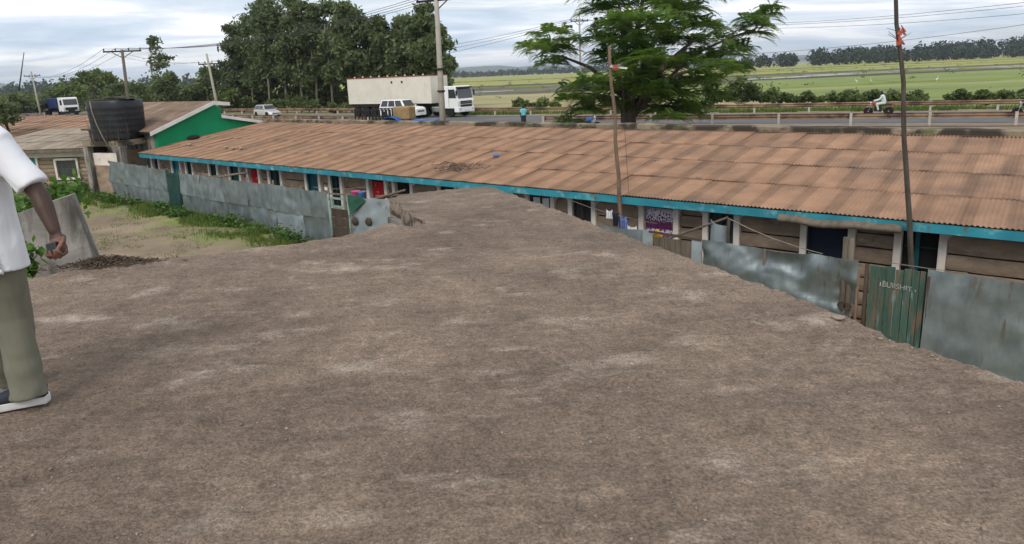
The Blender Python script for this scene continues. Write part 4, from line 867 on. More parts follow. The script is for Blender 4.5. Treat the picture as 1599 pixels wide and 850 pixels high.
# ------------------------------------------------------------------ tall thin mast poles
def mast(p0, p1, r, m, label, n=14, kink=.05):
    t = thing('mast_pole', label, 'pole', p0); p0 = Vector(p0); d = Vector(p1)-p0
    pts = [d*(k/n)+Vector((kink*nz(k*.45, p0.x), kink*nz(k*.45, p0.y, 5), 0))*min(1, k) for k in range(n+1)]
    MB().tube(pts, [r*(1-.45*k/n) for k in range(n+1)], 8).build('shaft', m, t, smooth=True); return t, pts
a = aty(968,320,14.6); b = aty(952,73,14.6); a0 = a+(a-b)*(a.z/(b.z-a.z))
t, pts = mast(a0, b, .055, 'polewood', 'reddish thin mast with short crossbar and torn red ribbon')
c = aty(954,104,14.6)-a0; e = aty(979,107,14.6)-a0
MB().bar(c+Vector((-.02,-.05,0)), e+Vector((0,-.05,0)), .035, .035).build('crossbar', 'whitetrim', t)
for k in range(9):
    s = c+Vector((.03+.12*random.random(), -.08, .02)); MB().tube([s, s+Vector((.04*random.uniform(-1,1),-.02,-.06)), s+Vector((.06*random.uniform(-.6,1),-.02,.12*random.uniform(-1.2,.6)))], [.014,.016,.006], 5).build('ribbon', 'orange', t)
w0 = aty(972,120,14.6)-a0; MB().tube([w0, aty(976,200,14.6)-a0, aty(982,300,14.6)-a0, Vector((.28,0,1.2))], .004, 5).build('guy_wire', 'wire', t)
a = aty(1425,420,11.0); b = aty(1398,-60,11.0); a0 = a+(a-b)*(a.z/(b.z-a.z))
t, pts = mast(a0, b, .052, 'darkpole', 'dark knotty mast pole with orange rag wound near the top', kink=.07)
c = aty(1404,57,11.0)-a0
for k in range(12):
    s = c+Vector((.03*random.uniform(-1,1), -.045, .14*random.uniform(-1,1))); MB().tube([s, s+Vector((.05*random.uniform(-1,1),-.02,-.05)), s+Vector((.06*random.uniform(-1,.7),-.02,.07*random.uniform(-1,1)))], [.016,.018,.007], 5).build('rag', 'orange', t)
for k in range(6):
    d = Vector((random.uniform(.5,1)*random.choice((-1,1)), 0, random.uniform(.1,.7))); MB().tube([c+Vector((0,0,.1*random.uniform(-1,1))), c+d*.2], [.006,.003], 5).build('twig', 'darkpole', t)
mb = MB(); mb.lathe([(.14,-.05),(.20,-.06),(.26,-.03),(.27,.0),(.26,.03),(.20,.06),(.14,.05)], n=24); ty = mb.build('tyre', 'tyre', smooth=True)
ROOFZ = lambda n: EAVE_Z+(n-WALL_N-EAVE_Y)*(RIDGE_Z-EAVE_Z)/(RIDGE_Y-EAVE_Y)+.045
def on_roof(px, py, dz=.03):
    best = None
    for k in range(400):
        n = 12.95+6*k/400; z = ROOFZ(n); p = atz(px, py, z); e = abs(p.dot(UN)-n)
        if best is None or e < best[0]: best = (e, p)
    return best[1]+Vector((0,0,dz))
tag(ty, 'old black tyre lying on the rusty roof near green gable', 'tyre'); ty.location = on_roof(303, 217, .07); ty.rotation_euler = (SA, 0, 0)
for i, (px, py) in enumerate([(296,228),(354,232),(364,234),(377,234)]):
    s = bpy.data.meshes.new('roof_stone'); bm = bmesh.new(); bmesh.ops.create_icosphere(bm, subdivisions=2, radius=.08)
    for v in bm.verts: v.co *= 1+.3*nz(v.co.x*8+i, v.co.y*8, v.co.z*8); v.co.z *= .7
    bm.to_mesh(s); bm.free(); o = finish(s, 'roof_stone', 'beigeroof', smooth=True); o.location = on_roof(px, py, .06); tag(o, 'pale stone weighing down the rusty roof below the tyre', 'stone', 'pale stones on the roof')
o = MB().box(-.10,.10,-.07,.07,-.03,.05).build('plastic_scrap', 'bluecloth', bevel=.03); o.location = on_roof(775,246,.06); tag(o, 'small blue plastic scrap lying on the rusty roof', 'scrap')
mb = MB()
for k in range(90):
    p = Vector((random.gauss(0,.42), random.gauss(0,.22), .03)); d = Vector((random.uniform(-1,1), random.uniform(-1,1), random.uniform(-.1,.25))).normalized()*random.uniform(.08,.26); mb.tube([p, p+d], [.012,.006], 4)
o = mb.build('twig_heap', 'twig'); o.location = on_roof(710,263,.02); o.rotation_euler = (SA,0,HA); tag(o, 'scatter of dry twigs on the rusty roof above the fascia', 'twigs', kind='stuff')
# ================================================================== FOREGROUND LEFT: concrete wall, plants, debris
cw = thing('concrete_wall', 'short thick stained concrete wall standing beyond the roof edge', 'wall', (-4.6, 6.9, 0))
tl, tr, bl, br = Vector((-5.55,6.55,3.55)), Vector((-4.50,6.90,3.965)), Vector((-5.35,6.5,-.2)), Vector((-4.02,6.72,-.2))
br = Vector((-3.60, 6.80, -.2)); nrm_ = (tr-tl).cross(Vector((0,0,1))).normalized(); bk = -nrm_*.20
if bk.y < 0: bk = -bk
mb = MB(); nu, nv = 24, 40
def face(off, jit):
    def fn(u, v):
        p = bl.lerp(br, u).lerp(tl.lerp(tr, u)+Vector((0,0,.04*math.sin(u*3.1))), v)+off; return tuple(p-Vector((-4.6,6.9,0))+nrm_*jit*(.02*fbm(p.x*3, p.z*3, 1, 3)))
    return fn
fa, fb = face(Vector((0,0,0)), 1), face(bk, -1)
mb.grid(fa, nu, nv); mb.grid(lambda u, v: fb(1-u, v), nu, nv)
for k in range(nv): mb.add([fa(1,k/nv), fb(1,k/nv), fb(1,(k+1)/nv), fa(1,(k+1)/nv)], [(0,1,2,3)]); mb.add([fa(0,k/nv), fb(0,k/nv), fb(0,(k+1)/nv), fa(0,(k+1)/nv)], [(3,2,1,0)])
for k in range(nu): mb.add([fa(k/nu,1), fa((k+1)/nu,1), fb((k+1)/nu,1), fb(k/nu,1)], [(0,1,2,3)])
mb.build('wall_face', 'concrete', cw, fixn=True)

def leaf_cloud(centers, n, r, size, name, m, parent=None, flat=.5, shape=(1,1,1), up=.3, asp=1.6):
    """n leaf blades round each centre"""
    C = np.repeat(np.asarray(centers, float), n, 0); K = len(C)
    P = C + rng.normal(0, 1, (K,3))*r*np.asarray(shape)
    nr = rng.normal(0, 1, (K,3)); nr[:,2] = np.abs(nr[:,2])+up; nr /= np.linalg.norm(nr, axis=1)[:,None]
    a = np.cross(nr, rng.normal(0, 1, (K,3))); a /= np.linalg.norm(a, axis=1)[:,None]; b = np.cross(nr, a)
    s = size*(.6+.8*rng.random((K,1))); l = s*asp*.5; wv = s*.5
    V = np.stack([P-a*l, P-b*wv*.9+a*l*.1, P+a*l, P+b*wv*.9+a*l*.1], 1).reshape(-1, 3); Q = np.arange(4*K).reshape(-1, 4)
    return finish(np_mesh(name, V, Q), name, m, parent)
# climbing plant behind the concrete wall
def climber(name, label, pts, n, r, size, m, stems):
    base = Vector(pts[0]); t = thing(name, label, 'plant', (base.x, base.y, gz(base.x, base.y)))
    o = leaf_cloud([(Vector(p)-t.location)[:] for p in pts], n, r, size, 'foliage', m, t, asp=1.25, up=.1)
    mb = MB()
    for p in pts[::stems]:
        q = Vector(p)-t.location; mb.tube([(q.x*.6, q.y*.6, -.05), (q.x*.8, q.y*.8, q.z*.55), tuple(q)], [.012,.009,.004], 5)
    mb.build('stem', 'twig', t); return t
pts = [aty(px, py, y) for px, py, y in [(30,322,8.2),(45,315,8.3),(62,308,8.4),(78,303,8.5),(92,300,8.6),(104,297,8.6),(115,300,8.5),(122,306,8.4),(60,322,8.3),(40,335,8.0),(22,330,8.0),(85,312,8.4),(100,308,8.5),(20,345,8.0),(10,340,8),(118,318,8.6)]]
climber('climbing_plant', 'bright green broad leaved climber behind the stained concrete wall', pts, 26, .09, .075, 'leaf_vine', 3)
pts = [aty(px, py, 6.35) for px, py in [(42,385),(46,395),(40,405),(45,415),(38,425),(44,428),(36,395),(30,410),(34,435)]]
climber('young_plant', 'yellow green leafy shoot in front of the concrete wall', pts, 16, .05, .075, 'leaf_vine', 2)

# heap of dry debris on the roof edge
mb = MB()
for k in range(900):
    u = random.gauss(0, 1); v = random.gauss(0, 1); h = .085*math.exp(-(u*u)/2.2-(v*v)/2); p = Vector((-3.82+.20*u+.02*v, 6.20+.02*u+.065*v-.0, 0)); p.z = SZ+.01+h*random.random()+.004
    if not inslab(p.x, p.y) and p.y > 6.3: p.z -= .02
    d = Vector((random.uniform(-1,1), random.uniform(-1,1), random.uniform(-.25,.35))).normalized()*random.uniform(.02,.06); mb.tube([p-d/2, p+d/2], [.006,.003], 3)
o = mb.build('debris_heap', 'twig'); tag(o, 'low heap of dry twigs and earth on the roof edge', 'debris', kind='stuff')
# broken stones lying at the right hand edge
for i, (px, py) in enumerate([(1308,497),(1215,452),(1375,525)]):
    p = atz(px, py, SZ+.01); s = bpy.data.meshes.new('loose_stone'); bm = bmesh.new(); bmesh.ops.create_icosphere(bm, subdivisions=2, radius=[.032,.018,.015][i])
    for v in bm.verts: v.co *= 1+.35*nz(v.co.x*22+i, v.co.y*22, v.co.z*22); v.co.z *= .45; v.co.x *= 1.4
    bm.to_mesh(s); bm.free(); o = finish(s, 'loose_stone', 'pebble'); o.location = (p.x, p.y, slab_h(p.x, p.y)+[.009,.005,.004][i]); tag(o, ['flat brown stone on the roof edge by the torn sheet', 'small grey chip on the roof edge', 'tiny stone on the roof edge near the green plank gate'][i], 'stone')

# ------------------------------------------------------------------ the man in the white shirt
per = thing('person', 'man in white short sleeved shirt and olive trousers holding black object', 'person', (-2.66, 3.30, SZ+.012))
B0 = Vector((-2.66, 3.30, SZ+.012))
def L3(px, py, y): return aty(px, py, y)-B0
sh_r, el_r, wr_r = Vector((.185,.0,1.375)), Vector((.365,-.01,1.11)), L3(86,362,3.24)
hand = L3(93,388,3.22)
body = MB()
capsule(body, [(0,0,.86),(0,0,1.0),(0,.01,1.15),(0,.01,1.30),(0,.01,1.38)], [.125,.12,.125,.13,.09], 16, .72)
capsule(body, [(0,.01,1.38),(0,.02,1.50)], [.06,.055], 12)
capsule(body, [(0,.035,1.56),(0,.035,1.64)], [.078,.082], 14, 1.18)      # head
capsule(body, [(0,.115,1.575),(0,.125,1.60)], [.014,.012], 8)            # nose
for s in (-1,1): capsule(body, [(s*.080,.03,1.575),(s*.084,.025,1.61)], [.014,.016], 8)
capsule(body, [sh_r, el_r], [.050,.043], 12); capsule(body, [el_r, el_r.lerp(wr_r,.35), wr_r], [.043,.042,.027], 12)
sh_l, el_l, wr_l = Vector((-.175,.0,1.375)), Vector((-.26,.02,1.10)), Vector((-.28,.08,.86))
capsule(body, [sh_l, el_l], [.058,.043], 12); capsule(body, [el_l, wr_l], [.043,.028], 12)
capsule(body, [wr_l, wr_l+Vector((0,.01,-.09))], [.03,.036], 10, .6)
for k in range(4): q = wr_l+Vector((0,.012*(k*2-3),-.10)); capsule(body, [q, q+Vector((.01,.0,-.045)), q+Vector((.025,.0,-.08))], [.0095,.009,.007], 8)
capsule(body, [wr_l+Vector((.01,.03,-.04)), wr_l+Vector((.03,.05,-.085))], [.011,.009], 8)
hip_r, kn_r, an_r = Vector((.085,0,.86)), Vector((.085,.03,.47)), L3(46,606,3.30)+Vector((0,0,.0))
hip_l, kn_l, an_l = Vector((-.085,0,.86)), Vector((-.11,.10,.47)), Vector((-.16,.20,.09))
for h_, k_, a_ in ((hip_r,kn_r,an_r),(hip_l,kn_l,an_l)): capsule(body, [h_, k_], [.070,.050], 12); capsule(body, [k_, k_.lerp(a_,.3), a_], [.048,.048,.036], 12)
# right hand: palm turned back to the viewer, fingers curled up round a black object
fd = (hand-wr_r).normalized(); side = fd.cross(Vector((0,-1,0))).normalized(); outw = side.cross(fd).normalized()
if outw.y > 0: outw = -outw
pc = wr_r+fd*.055
capsule(body, [wr_r, wr_r+fd*.03, wr_r+fd*.085], [.027,.034,.038], 12, .62)
fing = []
for k, (w_, ln) in enumerate(((-.032,.078),(-.011,.092),(.011,.088),(.032,.070))):
    r0 = wr_r+fd*.088+side*w_
    seg = [r0-fd*.01, r0+fd*.030*(ln/.09)+outw*.004, r0+fd*.044*(ln/.09)+outw*.030, r0+fd*.026*(ln/.09)+outw*.052, r0+fd*.008+outw*.054]
    capsule(body, seg, [.0098,.0094,.0088,.0080,.0066], 9)
th0 = wr_r+fd*.035+side*(.034 if side.x > 0 else -.034)
thumb = [th0, th0+fd*.022+outw*.022+side*(.012 if side.x > 0 else -.012), th0+fd*.050+outw*.044+side*(.002 if side.x > 0 else -.002), th0+fd*.068+outw*.055-side*(.012 if side.x > 0 else -.012)]
capsule(body, thumb, [.014,.0125,.011,.0085], 9)
bme = remesh(body, 'body', .0048, 2)
bo = finish(bme, 'body', 'skin', per, smooth=True)
# paler palms of the gripping hand
bme.materials.append(M['palm']); ctr = wr_r+fd*.09
for p in bme.polygons:
    c = p.center
    if (c-ctr).length < .10 and (c-ctr).dot(fd) > -.055 and (p.normal.dot(outw) > .25 or ((c-ctr).dot(outw) > .035 and p.normal.dot(fd) < .6)): p.material_index = 1
# black object in the grip
ob = MB(); oc = wr_r+fd*.083+outw*.040
mx_ = Matrix((side, outw, fd)).transposed(); ob.obox((0,0,0), (.026,.014,.028), mx_); k = ob.build('black_remote', 'black', bevel=.006); k.location = B0+oc; tag(k, 'small black object gripped in the right hand', 'remote')
# shirt
shm = MB()
def ring(c, rx, ry, n=26, sq=2.4, ph=0.0, wob=0.0):
    out = []
    for j in range(n):
        a = 2*math.pi*j/n; ca, sa = math.cos(a), math.sin(a); m_ = (abs(ca)**sq+abs(sa)**sq)**(-1/sq)*(1+wob*math.sin(a*7+ph)); out.append((c[0]+rx*ca*m_, c[1]+ry*sa*m_, c[2]))
    return out
hemz = .735
shm.loft([ring((.005,.0,hemz), .212,.150, wob=.012), ring((.005,0,.80), .208,.148, wob=.014, ph=.4), ring((.006,0,.92), .198,.142, wob=.014, ph=1), ring((.008,0,1.05), .188,.140, wob=.012, ph=1.7), ring((.004,0,1.18), .196,.140), ring((0,0,1.30), .205,.132), ring((0,.005,1.38), .192,.110), ring((0,.01,1.43), .135,.085), ring((0,.015,1.475), .075,.068)])
capsule(shm, [sh_r+Vector((-.05,0,.015)), sh_r+Vector((.01,0,0))], [.075,.080], 14)
def sleeve(a, b, r0, r1):
    shm.tube([a, a.lerp(b,.5), b], [r0, (r0+r1)/2, r1], 18)
slend = sh_r.lerp(el_r, .86); sleeve(sh_r, slend, .078, .074)
capsule(shm, [sh_l+Vector((.05,0,.015)), sh_l+Vector((-.01,0,0))], [.075,.080], 14); sleeve(sh_l, sh_l.lerp(el_l,.82), .078, .072)
shm.tube([(0,.018,1.45),(0,.022,1.50)], [.082,.066], 18)
sme = remesh(shm, 'shirt', .0085, 6)
for v in sme.vertices:
    c = v.co; k = .010*fbm(c.x*5+3, c.y*5, c.z*2.2, 3)+.006*math.sin(c.x*30+c.z*7+2*nz(c.x*4,c.z*4))*max(0,min(1,(1.2-c.z)*2))-.011*max(0,min(1,(1.22-c.z)*6))*max(0,.20-abs(nz(c.x*6+c.z*4, c.y*6-c.z*2, c.z*2.2+9)))/.20; v.co += v.normal*k
finish(sme, 'shirt', 'shirt', per, smooth=True)
# trousers
tro = MB()
def leg(h, k, a, hw):
    tro.tube([h+Vector((0,0,.03)), h.lerp(k,.35), h.lerp(k,.75), k, k.lerp(a,.35), k.lerp(a,.75), a+Vector((0,0,-.012))], [.112,.106,.092,.085,.081,.081,.083], 18)
leg(hip_r, kn_r, an_r+Vector((0,-.01,-.03)), .09); leg(hip_l, kn_l, an_l+Vector((0,0,-.03)), .09)
tro.loft([ring((0,0,.80), .175,.125), ring((0,0,.9), .172,.122), ring((0,0,1.0), .16,.115)])
trm = remesh(tro, 'trousers', .008, 6)
for v in trm.vertices:
    c = v.co; fz = max(0, min(1, (.35-c.z)*4)); cr = abs(nz(c.x*9+c.z*2.5, c.y*9, c.z*3.0+4)); v.co += v.normal*(.006*fbm(c.x*5, c.y*5+2, c.z*3, 3)-.007*max(0,.22-cr)/.22+.004*fz*math.sin(c.z*44+4*nz(c.x*6,c.y*6,c.z*3)))
finish(trm, 'trousers', 'trouser', per, smooth=True)
# shoes
def shoe(c, ang):
    e = bpy.data.objects.new('shoe', None)
    outl = [(-.038,-.11),(0,-.122),(.038,-.11),(.041,0),(.045,.09),(.036,.14),(0,.158),(-.034,.14),(-.043,.09),(-.040,0)]
    def rg(sc, z, dy=0): return [(x*sc, y*sc+dy, z+(.014 if y > .14 else 0)) for x, y in outl]
    s = MB().loft([rg(1.0,0), rg(1.04,.012), rg(1.04,.036), rg(1.0,.040)]).build('shoe_sole', 'sole', per, bevel=.003)
    u = MB().loft([rg(.97,.038), rg(.97,.06), [(x*.85, min(y,.02)*.8-.025 if y < .05 else y*.85, .085 if y < .05 else .072) for x, y in outl], [(x*.75, -.05+y*.35, .11) for x, y in outl]]).build('shoe_upper', 'shoe', per, smooth=True)
    for o in (s, u): o.location = c; o.rotation_euler = (0,0,ang)
shoe(L3(75,613,3.38)*Vector((1,1,0)).x+Vector((0,0,0)) if 0 else Vector((an_r.x-.045, an_r.y-.005, .0)), R_(112)); shoe(Vector((an_l.x, an_l.y+.03, 0)), R_(-10))
# close cropped hair
hr = MB(); capsule(hr, [(0,.022,1.60),(0,.022,1.655)], [.083,.083], 16, 1.15); hm = remesh(hr, 'hair', .012, 2); finish(hm, 'hair', 'chassis', per, smooth=True)
# ================================================================== ALONG THE ROAD
def road_at(x):
    k = int(np.argmin(abs(RC[:,0]-x))); return RC[k], RT[k], RN[k]
def road_heading(x): return math.atan2(road_at(x)[1][1], road_at(x)[1][0])   # +x of a vehicle points down the road to the right
# guard rails
def guard_rail(label, off, x_from, x_to, step, extra=None, ztop=1.72):
    ii = [k for k in range(len(RC)) if x_from <= RC[k][0] <= x_to]; P = [Vector((RC[k][0]+RN[k][0]*off, RC[k][1]+RN[k][1]*off, 0)) for k in ii]
    if extra: P = P+[Vector(e) for e in extra] if extra[0][0] > P[-1].x else [Vector(e) for e in extra]+P
    t = thing('guard_rail', label, 'guard rail', (P[0].x, P[0].y, ROADZ-.1), 0, 'guard rails of the highway'); o = t.location
    prof = [(0,-.16),(.03,-.13),(.05,-.08),(.0,-.02),(0,.02),(.05,.08),(.03,.13),(0,.16)]
    sgn = -1 if off > 0 else 1; rings = []
    D = [(P[min(k+1,len(P)-1)]-P[max(k-1,0)]).normalized() for k in range(len(P))]
    for p, d in zip(P, D):
        nn_ = Vector((-d.y, d.x, 0))*(1 if off > 0 else -1); rings.append([p-o+nn_*a*1.0+Vector((0,0,ztop-.16+b)) for a, b in prof])
    mb = MB(); 
    for a, b in zip(rings[:-1], rings[1:]):
        for j in range(7): mb.add([a[j], a[j+1], b[j+1], b[j]], [(0,1,2,3)])
    mb.build('rail', 'cream', t, solid=.006)
    acc = 0; nxt = 0
    for a, b, d in zip(P[:-1], P[1:], D):
        l = (b-a).length
        while nxt <= acc+l:
            p = a+(b-a)*((nxt-acc)/l); nn_ = Vector((-d.y, d.x, 0))*(1 if off > 0 else -1); q = p-nn_*.09
            if -75 < q.x < 45: MB().bar(q-o+Vector((0,0,gz(q.x,q.y)-.15)), q-o+Vector((0,0,ztop+.02)), .15, .15, up=(d.x,d.y,.01)).build('post', 'railpost', t)
            nxt += step
        acc += l
    return t
guard_rail('long cream guard rail along the field side of the road', -6.25, -200, 130, 4.2)
guard_rail('cream guard rail behind the green gable ending near the tractor', 6.3, -200, -15.5, 4.0, [(-10.6,59.8,0),(-8.8,56.2,0)])
guard_rail('rusty guard rail with pale posts behind the row house and tree', 6.6, 5.5, 130, 4.2)

# ---------------- wheels and vehicles (local +x forward)
def wheel(par, x, y, z, r, w_, rimm='rim', hub=.55):
    t = MB().lathe([(r*hub,-w_/2),(r*.93,-w_/2),(r,-w_*.32),(r,w_*.32),(r*.93,w_/2),(r*hub,w_/2)], n=24, axis='y').build('wheel', 'tyre', par, smooth=False); t.location = (x, y, z)
    MB().lathe([(r*hub*.98,-w_*.42),(r*hub*.8,-w_*.30),(r*.2,-w_*.46),(r*.12,-w_*.46),(r*.12,w_*.46),(r*.2,w_*.46),(r*hub*.8,w_*.3),(r*hub*.98,w_*.42)], n=16, axis='y').build('rim', rimm, t, smooth=False)
    return t
def sect(par, name, m, secs, bevel=.03):
    """loft of rounded side-to-side sections: (x, half_width_bottom, z0, half_width_top, z1)"""
    rings = []
    for x, hb, z0, ht, z1 in secs:
        c = min(.10, (z1-z0)*.25)
        rings.append([(x,-hb*.96,z0),(x,hb*.96,z0),(x,hb,z0+c),(x,(hb+ht)/2*1.0,(z0+z1)/2),(x,ht,z1-c),(x,ht-c*.9,z1),(x,-ht+c*.9,z1),(x,-ht,z1-c),(x,-(hb+ht)/2*1.0,(z0+z1)/2),(x,-hb,z0+c)])
    return MB().loft(rings).build(name, m, par, smooth=False, bevel=bevel, fixn=True)
def car(name, label, cat, loc, rz, paint, Ln, Wd, Ht, suv=False):
    t = thing(name, label, cat, loc, rz); h = Wd/2; wr = .33 if not suv else .39; g = .22 if not suv else .30
    belt = Ht*.60 if not suv else Ht*.62
    f, r = Ln/2, -Ln/2
    if not suv: secs = [(r,h*.80,g+.15,h*.78,belt*.86),(r+.12,h*.95,g+.05,h*.93,belt),(r+.9,h,g,h*.97,belt+.02),(0,h,g,h*.97,belt),(f-1.25,h,g,h*.96,belt-.03),(f-.65,h*.98,g,h*.90,belt-.14),(f-.2,h*.92,g+.03,h*.80,belt-.30),(f,h*.75,g+.12,h*.66,belt-.42)]
    else: secs = [(r,h*.92,g+.12,h*.90,belt*.95),(r+.1,h*.97,g+.03,h*.95,belt),(r+1.2,h,g,h*.97,belt),(.6,h,g,h*.97,belt),(f-1.2,h,g,h*.96,belt+.01),(f-.4,h*.98,g,h*.93,belt-.06),(f-.08,h*.95,g+.03,h*.88,belt-.16),(f,h*.85,g+.1,h*.80,belt-.25)]
    b = sect(t, 'body', paint, secs, .025)
    rs, re, fs, fe = (r+.16, r+.62, .30, f-1.28) if not suv else (r+.10, r+.35, .55, f-1.35)
    gr = MB(); hb, ht = h*.92, h*.74
    def ghex(x0b, x1b, x0t, x1t, hb, ht, z0, z1): return [(x0b,-hb,z0),(x1b,-hb,z0),(x1b,hb,z0),(x0b,hb,z0),(x0t,-ht,z1),(x1t,-ht,z1),(x1t,ht,z1),(x0t,ht,z1)]
    gr.hexa(ghex(rs, fe, re, fs, hb, ht, belt-.02, Ht-.03)); cab = gr.build('cabin', paint, t, bevel=.05, fixn=True)
    # glazing set just proud of the cabin
    def face(quad, name, push):
        c = sum((Vector(q) for q in quad), Vector())/4; n_ = (Vector(quad[1])-Vector(quad[0])).cross(Vector(quad[3])-Vector(quad[0])).normalized()
        if n_.dot(Vector(push)) < 0: n_ = -n_
        pp = [c+(Vector(q)-c)*.999 for q in quad]; v = [p+n_*.006 for p in pp]+[p+n_*.014 for p in pp]
        MB().hexa(v).build(name, 'vglass', cab, fixn=True)
    def lerpq(z): k = (z-belt+.02)/(Ht-.03-belt+.02); return rs+(re-rs)*k, fe+(fs-fe)*k, hb+(ht-hb)*k
    z0, z1 = belt+.05, Ht-.11; a0, b0, h0 = lerpq(z0); a1, b1, h1 = lerpq(z1)
    face([(b0,-h0*.90,z0),(b0,h0*.90,z0),(b1,h1*.90,z1),(b1,-h1*.90,z1)], 'windscreen', (1,0,0)); face([(a0,-h0*.86,z0),(a0,h0*.86,z0),(a1,h1*.86,z1),(a1,-h1*.86,z1)], 'rear_window', (-1,0,0))
    n_w = 3 if suv else 2
    for s in (-1, 1):
        for k in range(n_w):
            u0, u1 = k/n_w+.02, (k+1)/n_w-.02
            face([(a0+.12+(b0-a0-.3)*u0, s*h0, z0),(a0+.12+(b0-a0-.3)*u1, s*h0, z0),(a1+.12+(b1-a1-.24)*u1, s*h1, z1),(a1+.12+(b1-a1-.24)*u0, s*h1, z1)], 'side_window', (0,s,0))
        MB().box(f-1.52, f-1.40, s*(h+.02)-.06, s*(h+.02)+.10*s if s > 0 else s*(h+.02)+.06, belt+.02, belt+.16).build('wing_mirror', paint, t, bevel=.03)
        MB().hexa([(f-.30,s*h*.60,belt-.40),(f-.10,s*h*.60,belt-.42),(f-.34,s*h*.955,belt-.40),(f-.50,s*h*.97,belt-.38),(f-.34,s*h*.60,belt-.26),(f-.16,s*h*.60,belt-.29),(f-.40,s*h*.94,belt-.27),(f-.56,s*h*.95,belt-.25)]).build('headlight', 'lampglass', t, fixn=True)
        MB().box(r-.012, r+.10, s*h*.86-.09, s*h*.86+.09, belt-.32, belt-.06).build('tail_light', 'redlamp', t)
        for x in (r+.78 if not suv else r+.9, f-.80 if not suv else f-.92): wheel(t, x, s*(h-.08), wr, wr, .20, 'chrome', .62)
    MB().box(f-.10, f+.012, -h*.5, h*.5, belt-.52, belt-.40).build('grille', 'chassis', t); MB().box(f-.12, f+.03, -h*.8, h*.8, g+.02, g+.16).build('front_bumper', paint, t, bevel=.03)
    MB().box(r-.03, r+.1, -h*.8, h*.8, g+.04, g+.2).build('rear_bumper', paint, t, bevel=.03)
    MB().box(f+.031, f+.045, -.26, .26, g+.06, g+.16).build('number_plate', 'whitetrim', t)
    return t
def on_road(px, py, off=0): p = atz(px, py, ROADZ); return (p.x, p.y, ROADZ+.002)
c0 = atz(419, 182.5, ROADZ); car('silver_car', 'silver hatchback driving past the bushes on the road', 'car', (c0.x, c0.y, ROADZ+.006), road_heading(c0.x)-R_(4), 'silver', 4.1, 1.72, 1.50)
c0 = atz(622, 185.0, ROADZ); c0 = Vector((-10.6, 70.0, 0)); car('white_car', 'white sport utility car overtaking beside the trailer', 'car', (c0.x, c0.y, ROADZ+.006), road_heading(c0.x)+R_(6), 'whitepaint', 4.85, 1.9, 1.92, suv=True)

# ---------------- articulated lorry
TX, TY = -5.05, 69.45; hd = road_heading(-9)-R_(0)
tk2 = thing('articulated_lorry', 'white cab lorry with long cream box trailer on the highway', 'lorry', (TX, TY, ROADZ+.006), hd)
trl = MB(); tl_, th_, tb_ = 12.6, 4.12, 1.45; x1 = -2.2; x0 = x1-tl_
nrib = 42
for s in (-1, 1):
    def fn(u, v):
        k = u*nrib; r_ = .022 if (k % 1) < .5 else 0; return (x0+tl_*u, s*(1.225+r_), tb_+(th_-tb_)*v)
    trl.grid(fn, nrib*4, 1)
trl.box(x0, x1, -1.215, 1.215, tb_, th_); trl.build('trailer_box', 'trailer', tk2)
for z in (tb_-.06, th_-.02):
    MB().box(x0-.03, x1+.03, -1.27, 1.27, z, z+.10).build('trailer_frame', 'trailer' if z < 2 else 'rust', tk2)
for x in (x0-.02, x1-.08): MB().box(x, x+.10, -1.262, 1.262, tb_+.05, th_-.03).build('trailer_end_frame', 'trailer', tk2)
for q in (-.45, -.62): MB().box(x1+q*9.0-.12, x1+q*9.0+.10, -1.275, -1.25, 3.50, 3.72).build('trailer_mark', 'chassis', tk2)
for k in range(9): x = x0+.9+k*1.3; MB().box(x, x+.12, -1.0, -.9, th_+.08, th_+.22).build('roof_bracket', 'trailer', tk2)
MB().box(x0+.3, x1+.8, -.5, .5, .95, tb_-.06).build('chassis', 'chassis', tk2); MB().box(x0+.3, x0+4.6, -1.15, 1.15, 1.08, 1.36).build('mudguard_frame', 'chassis', tk2)
for k in range(3):
    for s in (-1, 1): wheel(tk2, x0+1.15+k*1.33, s*1.02, .53, .53, .42)
for k in range(2):
    for s in (-1, 1): wheel(tk2, -3.6-k*1.3, s*.98, .50, .50, .42)
for s in (-1, 1): wheel(tk2, .15, s*1.02, .50, .50, .32); MB().box(-2.3, -1.0, s*.98-.25, s*.98+.25, .5, 1.05).build('fuel_tank', 'chrome', tk2, bevel=.08)
for s in (-1,1): MB().box(-7.6, -7.45, s*.75-.08, s*.75+.08, .35, 1.35).build('landing_leg', 'chassis', tk2)
cabm = MB(); prof = [(-1.05,.85),(1.22,.85),(1.30,1.55),(1.24,1.75),(.98,2.92),(.80,3.02),(-1.05,3.02)]
cabm.prism(prof, -1.2, 1.2); cb = cabm.build('cab', 'whitepaint', tk2, bevel=.06, fixn=True)
def cab_front(z): return 1.24+(.98-1.24)*(z-1.75)/(2.92-1.75)
v = []
for z in (1.82, 2.78): 
    for y in (-1.08, 1.08): v.append((cab_front(z), y, z))
MB().hexa([(v[0][0]+.005,v[0][1],v[0][2]),(v[0][0]+.02,v[0][1],v[0][2]),(v[1][0]+.02,v[1][1],v[1][2]),(v[1][0]+.005,v[1][1],v[1][2]),(v[2][0]+.005,v[2][1],v[2][2]),(v[2][0]+.02,v[2][1],v[2][2]),(v[3][0]+.02,v[3][1],v[3][2]),(v[3][0]+.005,v[3][1],v[3][2])]).build('windscreen', 'vglass', cb, fixn=True)
MB().hexa([(.99,-1.1,2.86),(1.25,-1.1,2.80),(1.25,1.1,2.80),(.99,1.1,2.86),(.96,-1.1,2.95),(1.25,-1.1,2.88),(1.25,1.1,2.88),(.96,1.1,2.95)]).build('sun_visor', 'chassis', cb, fixn=True)
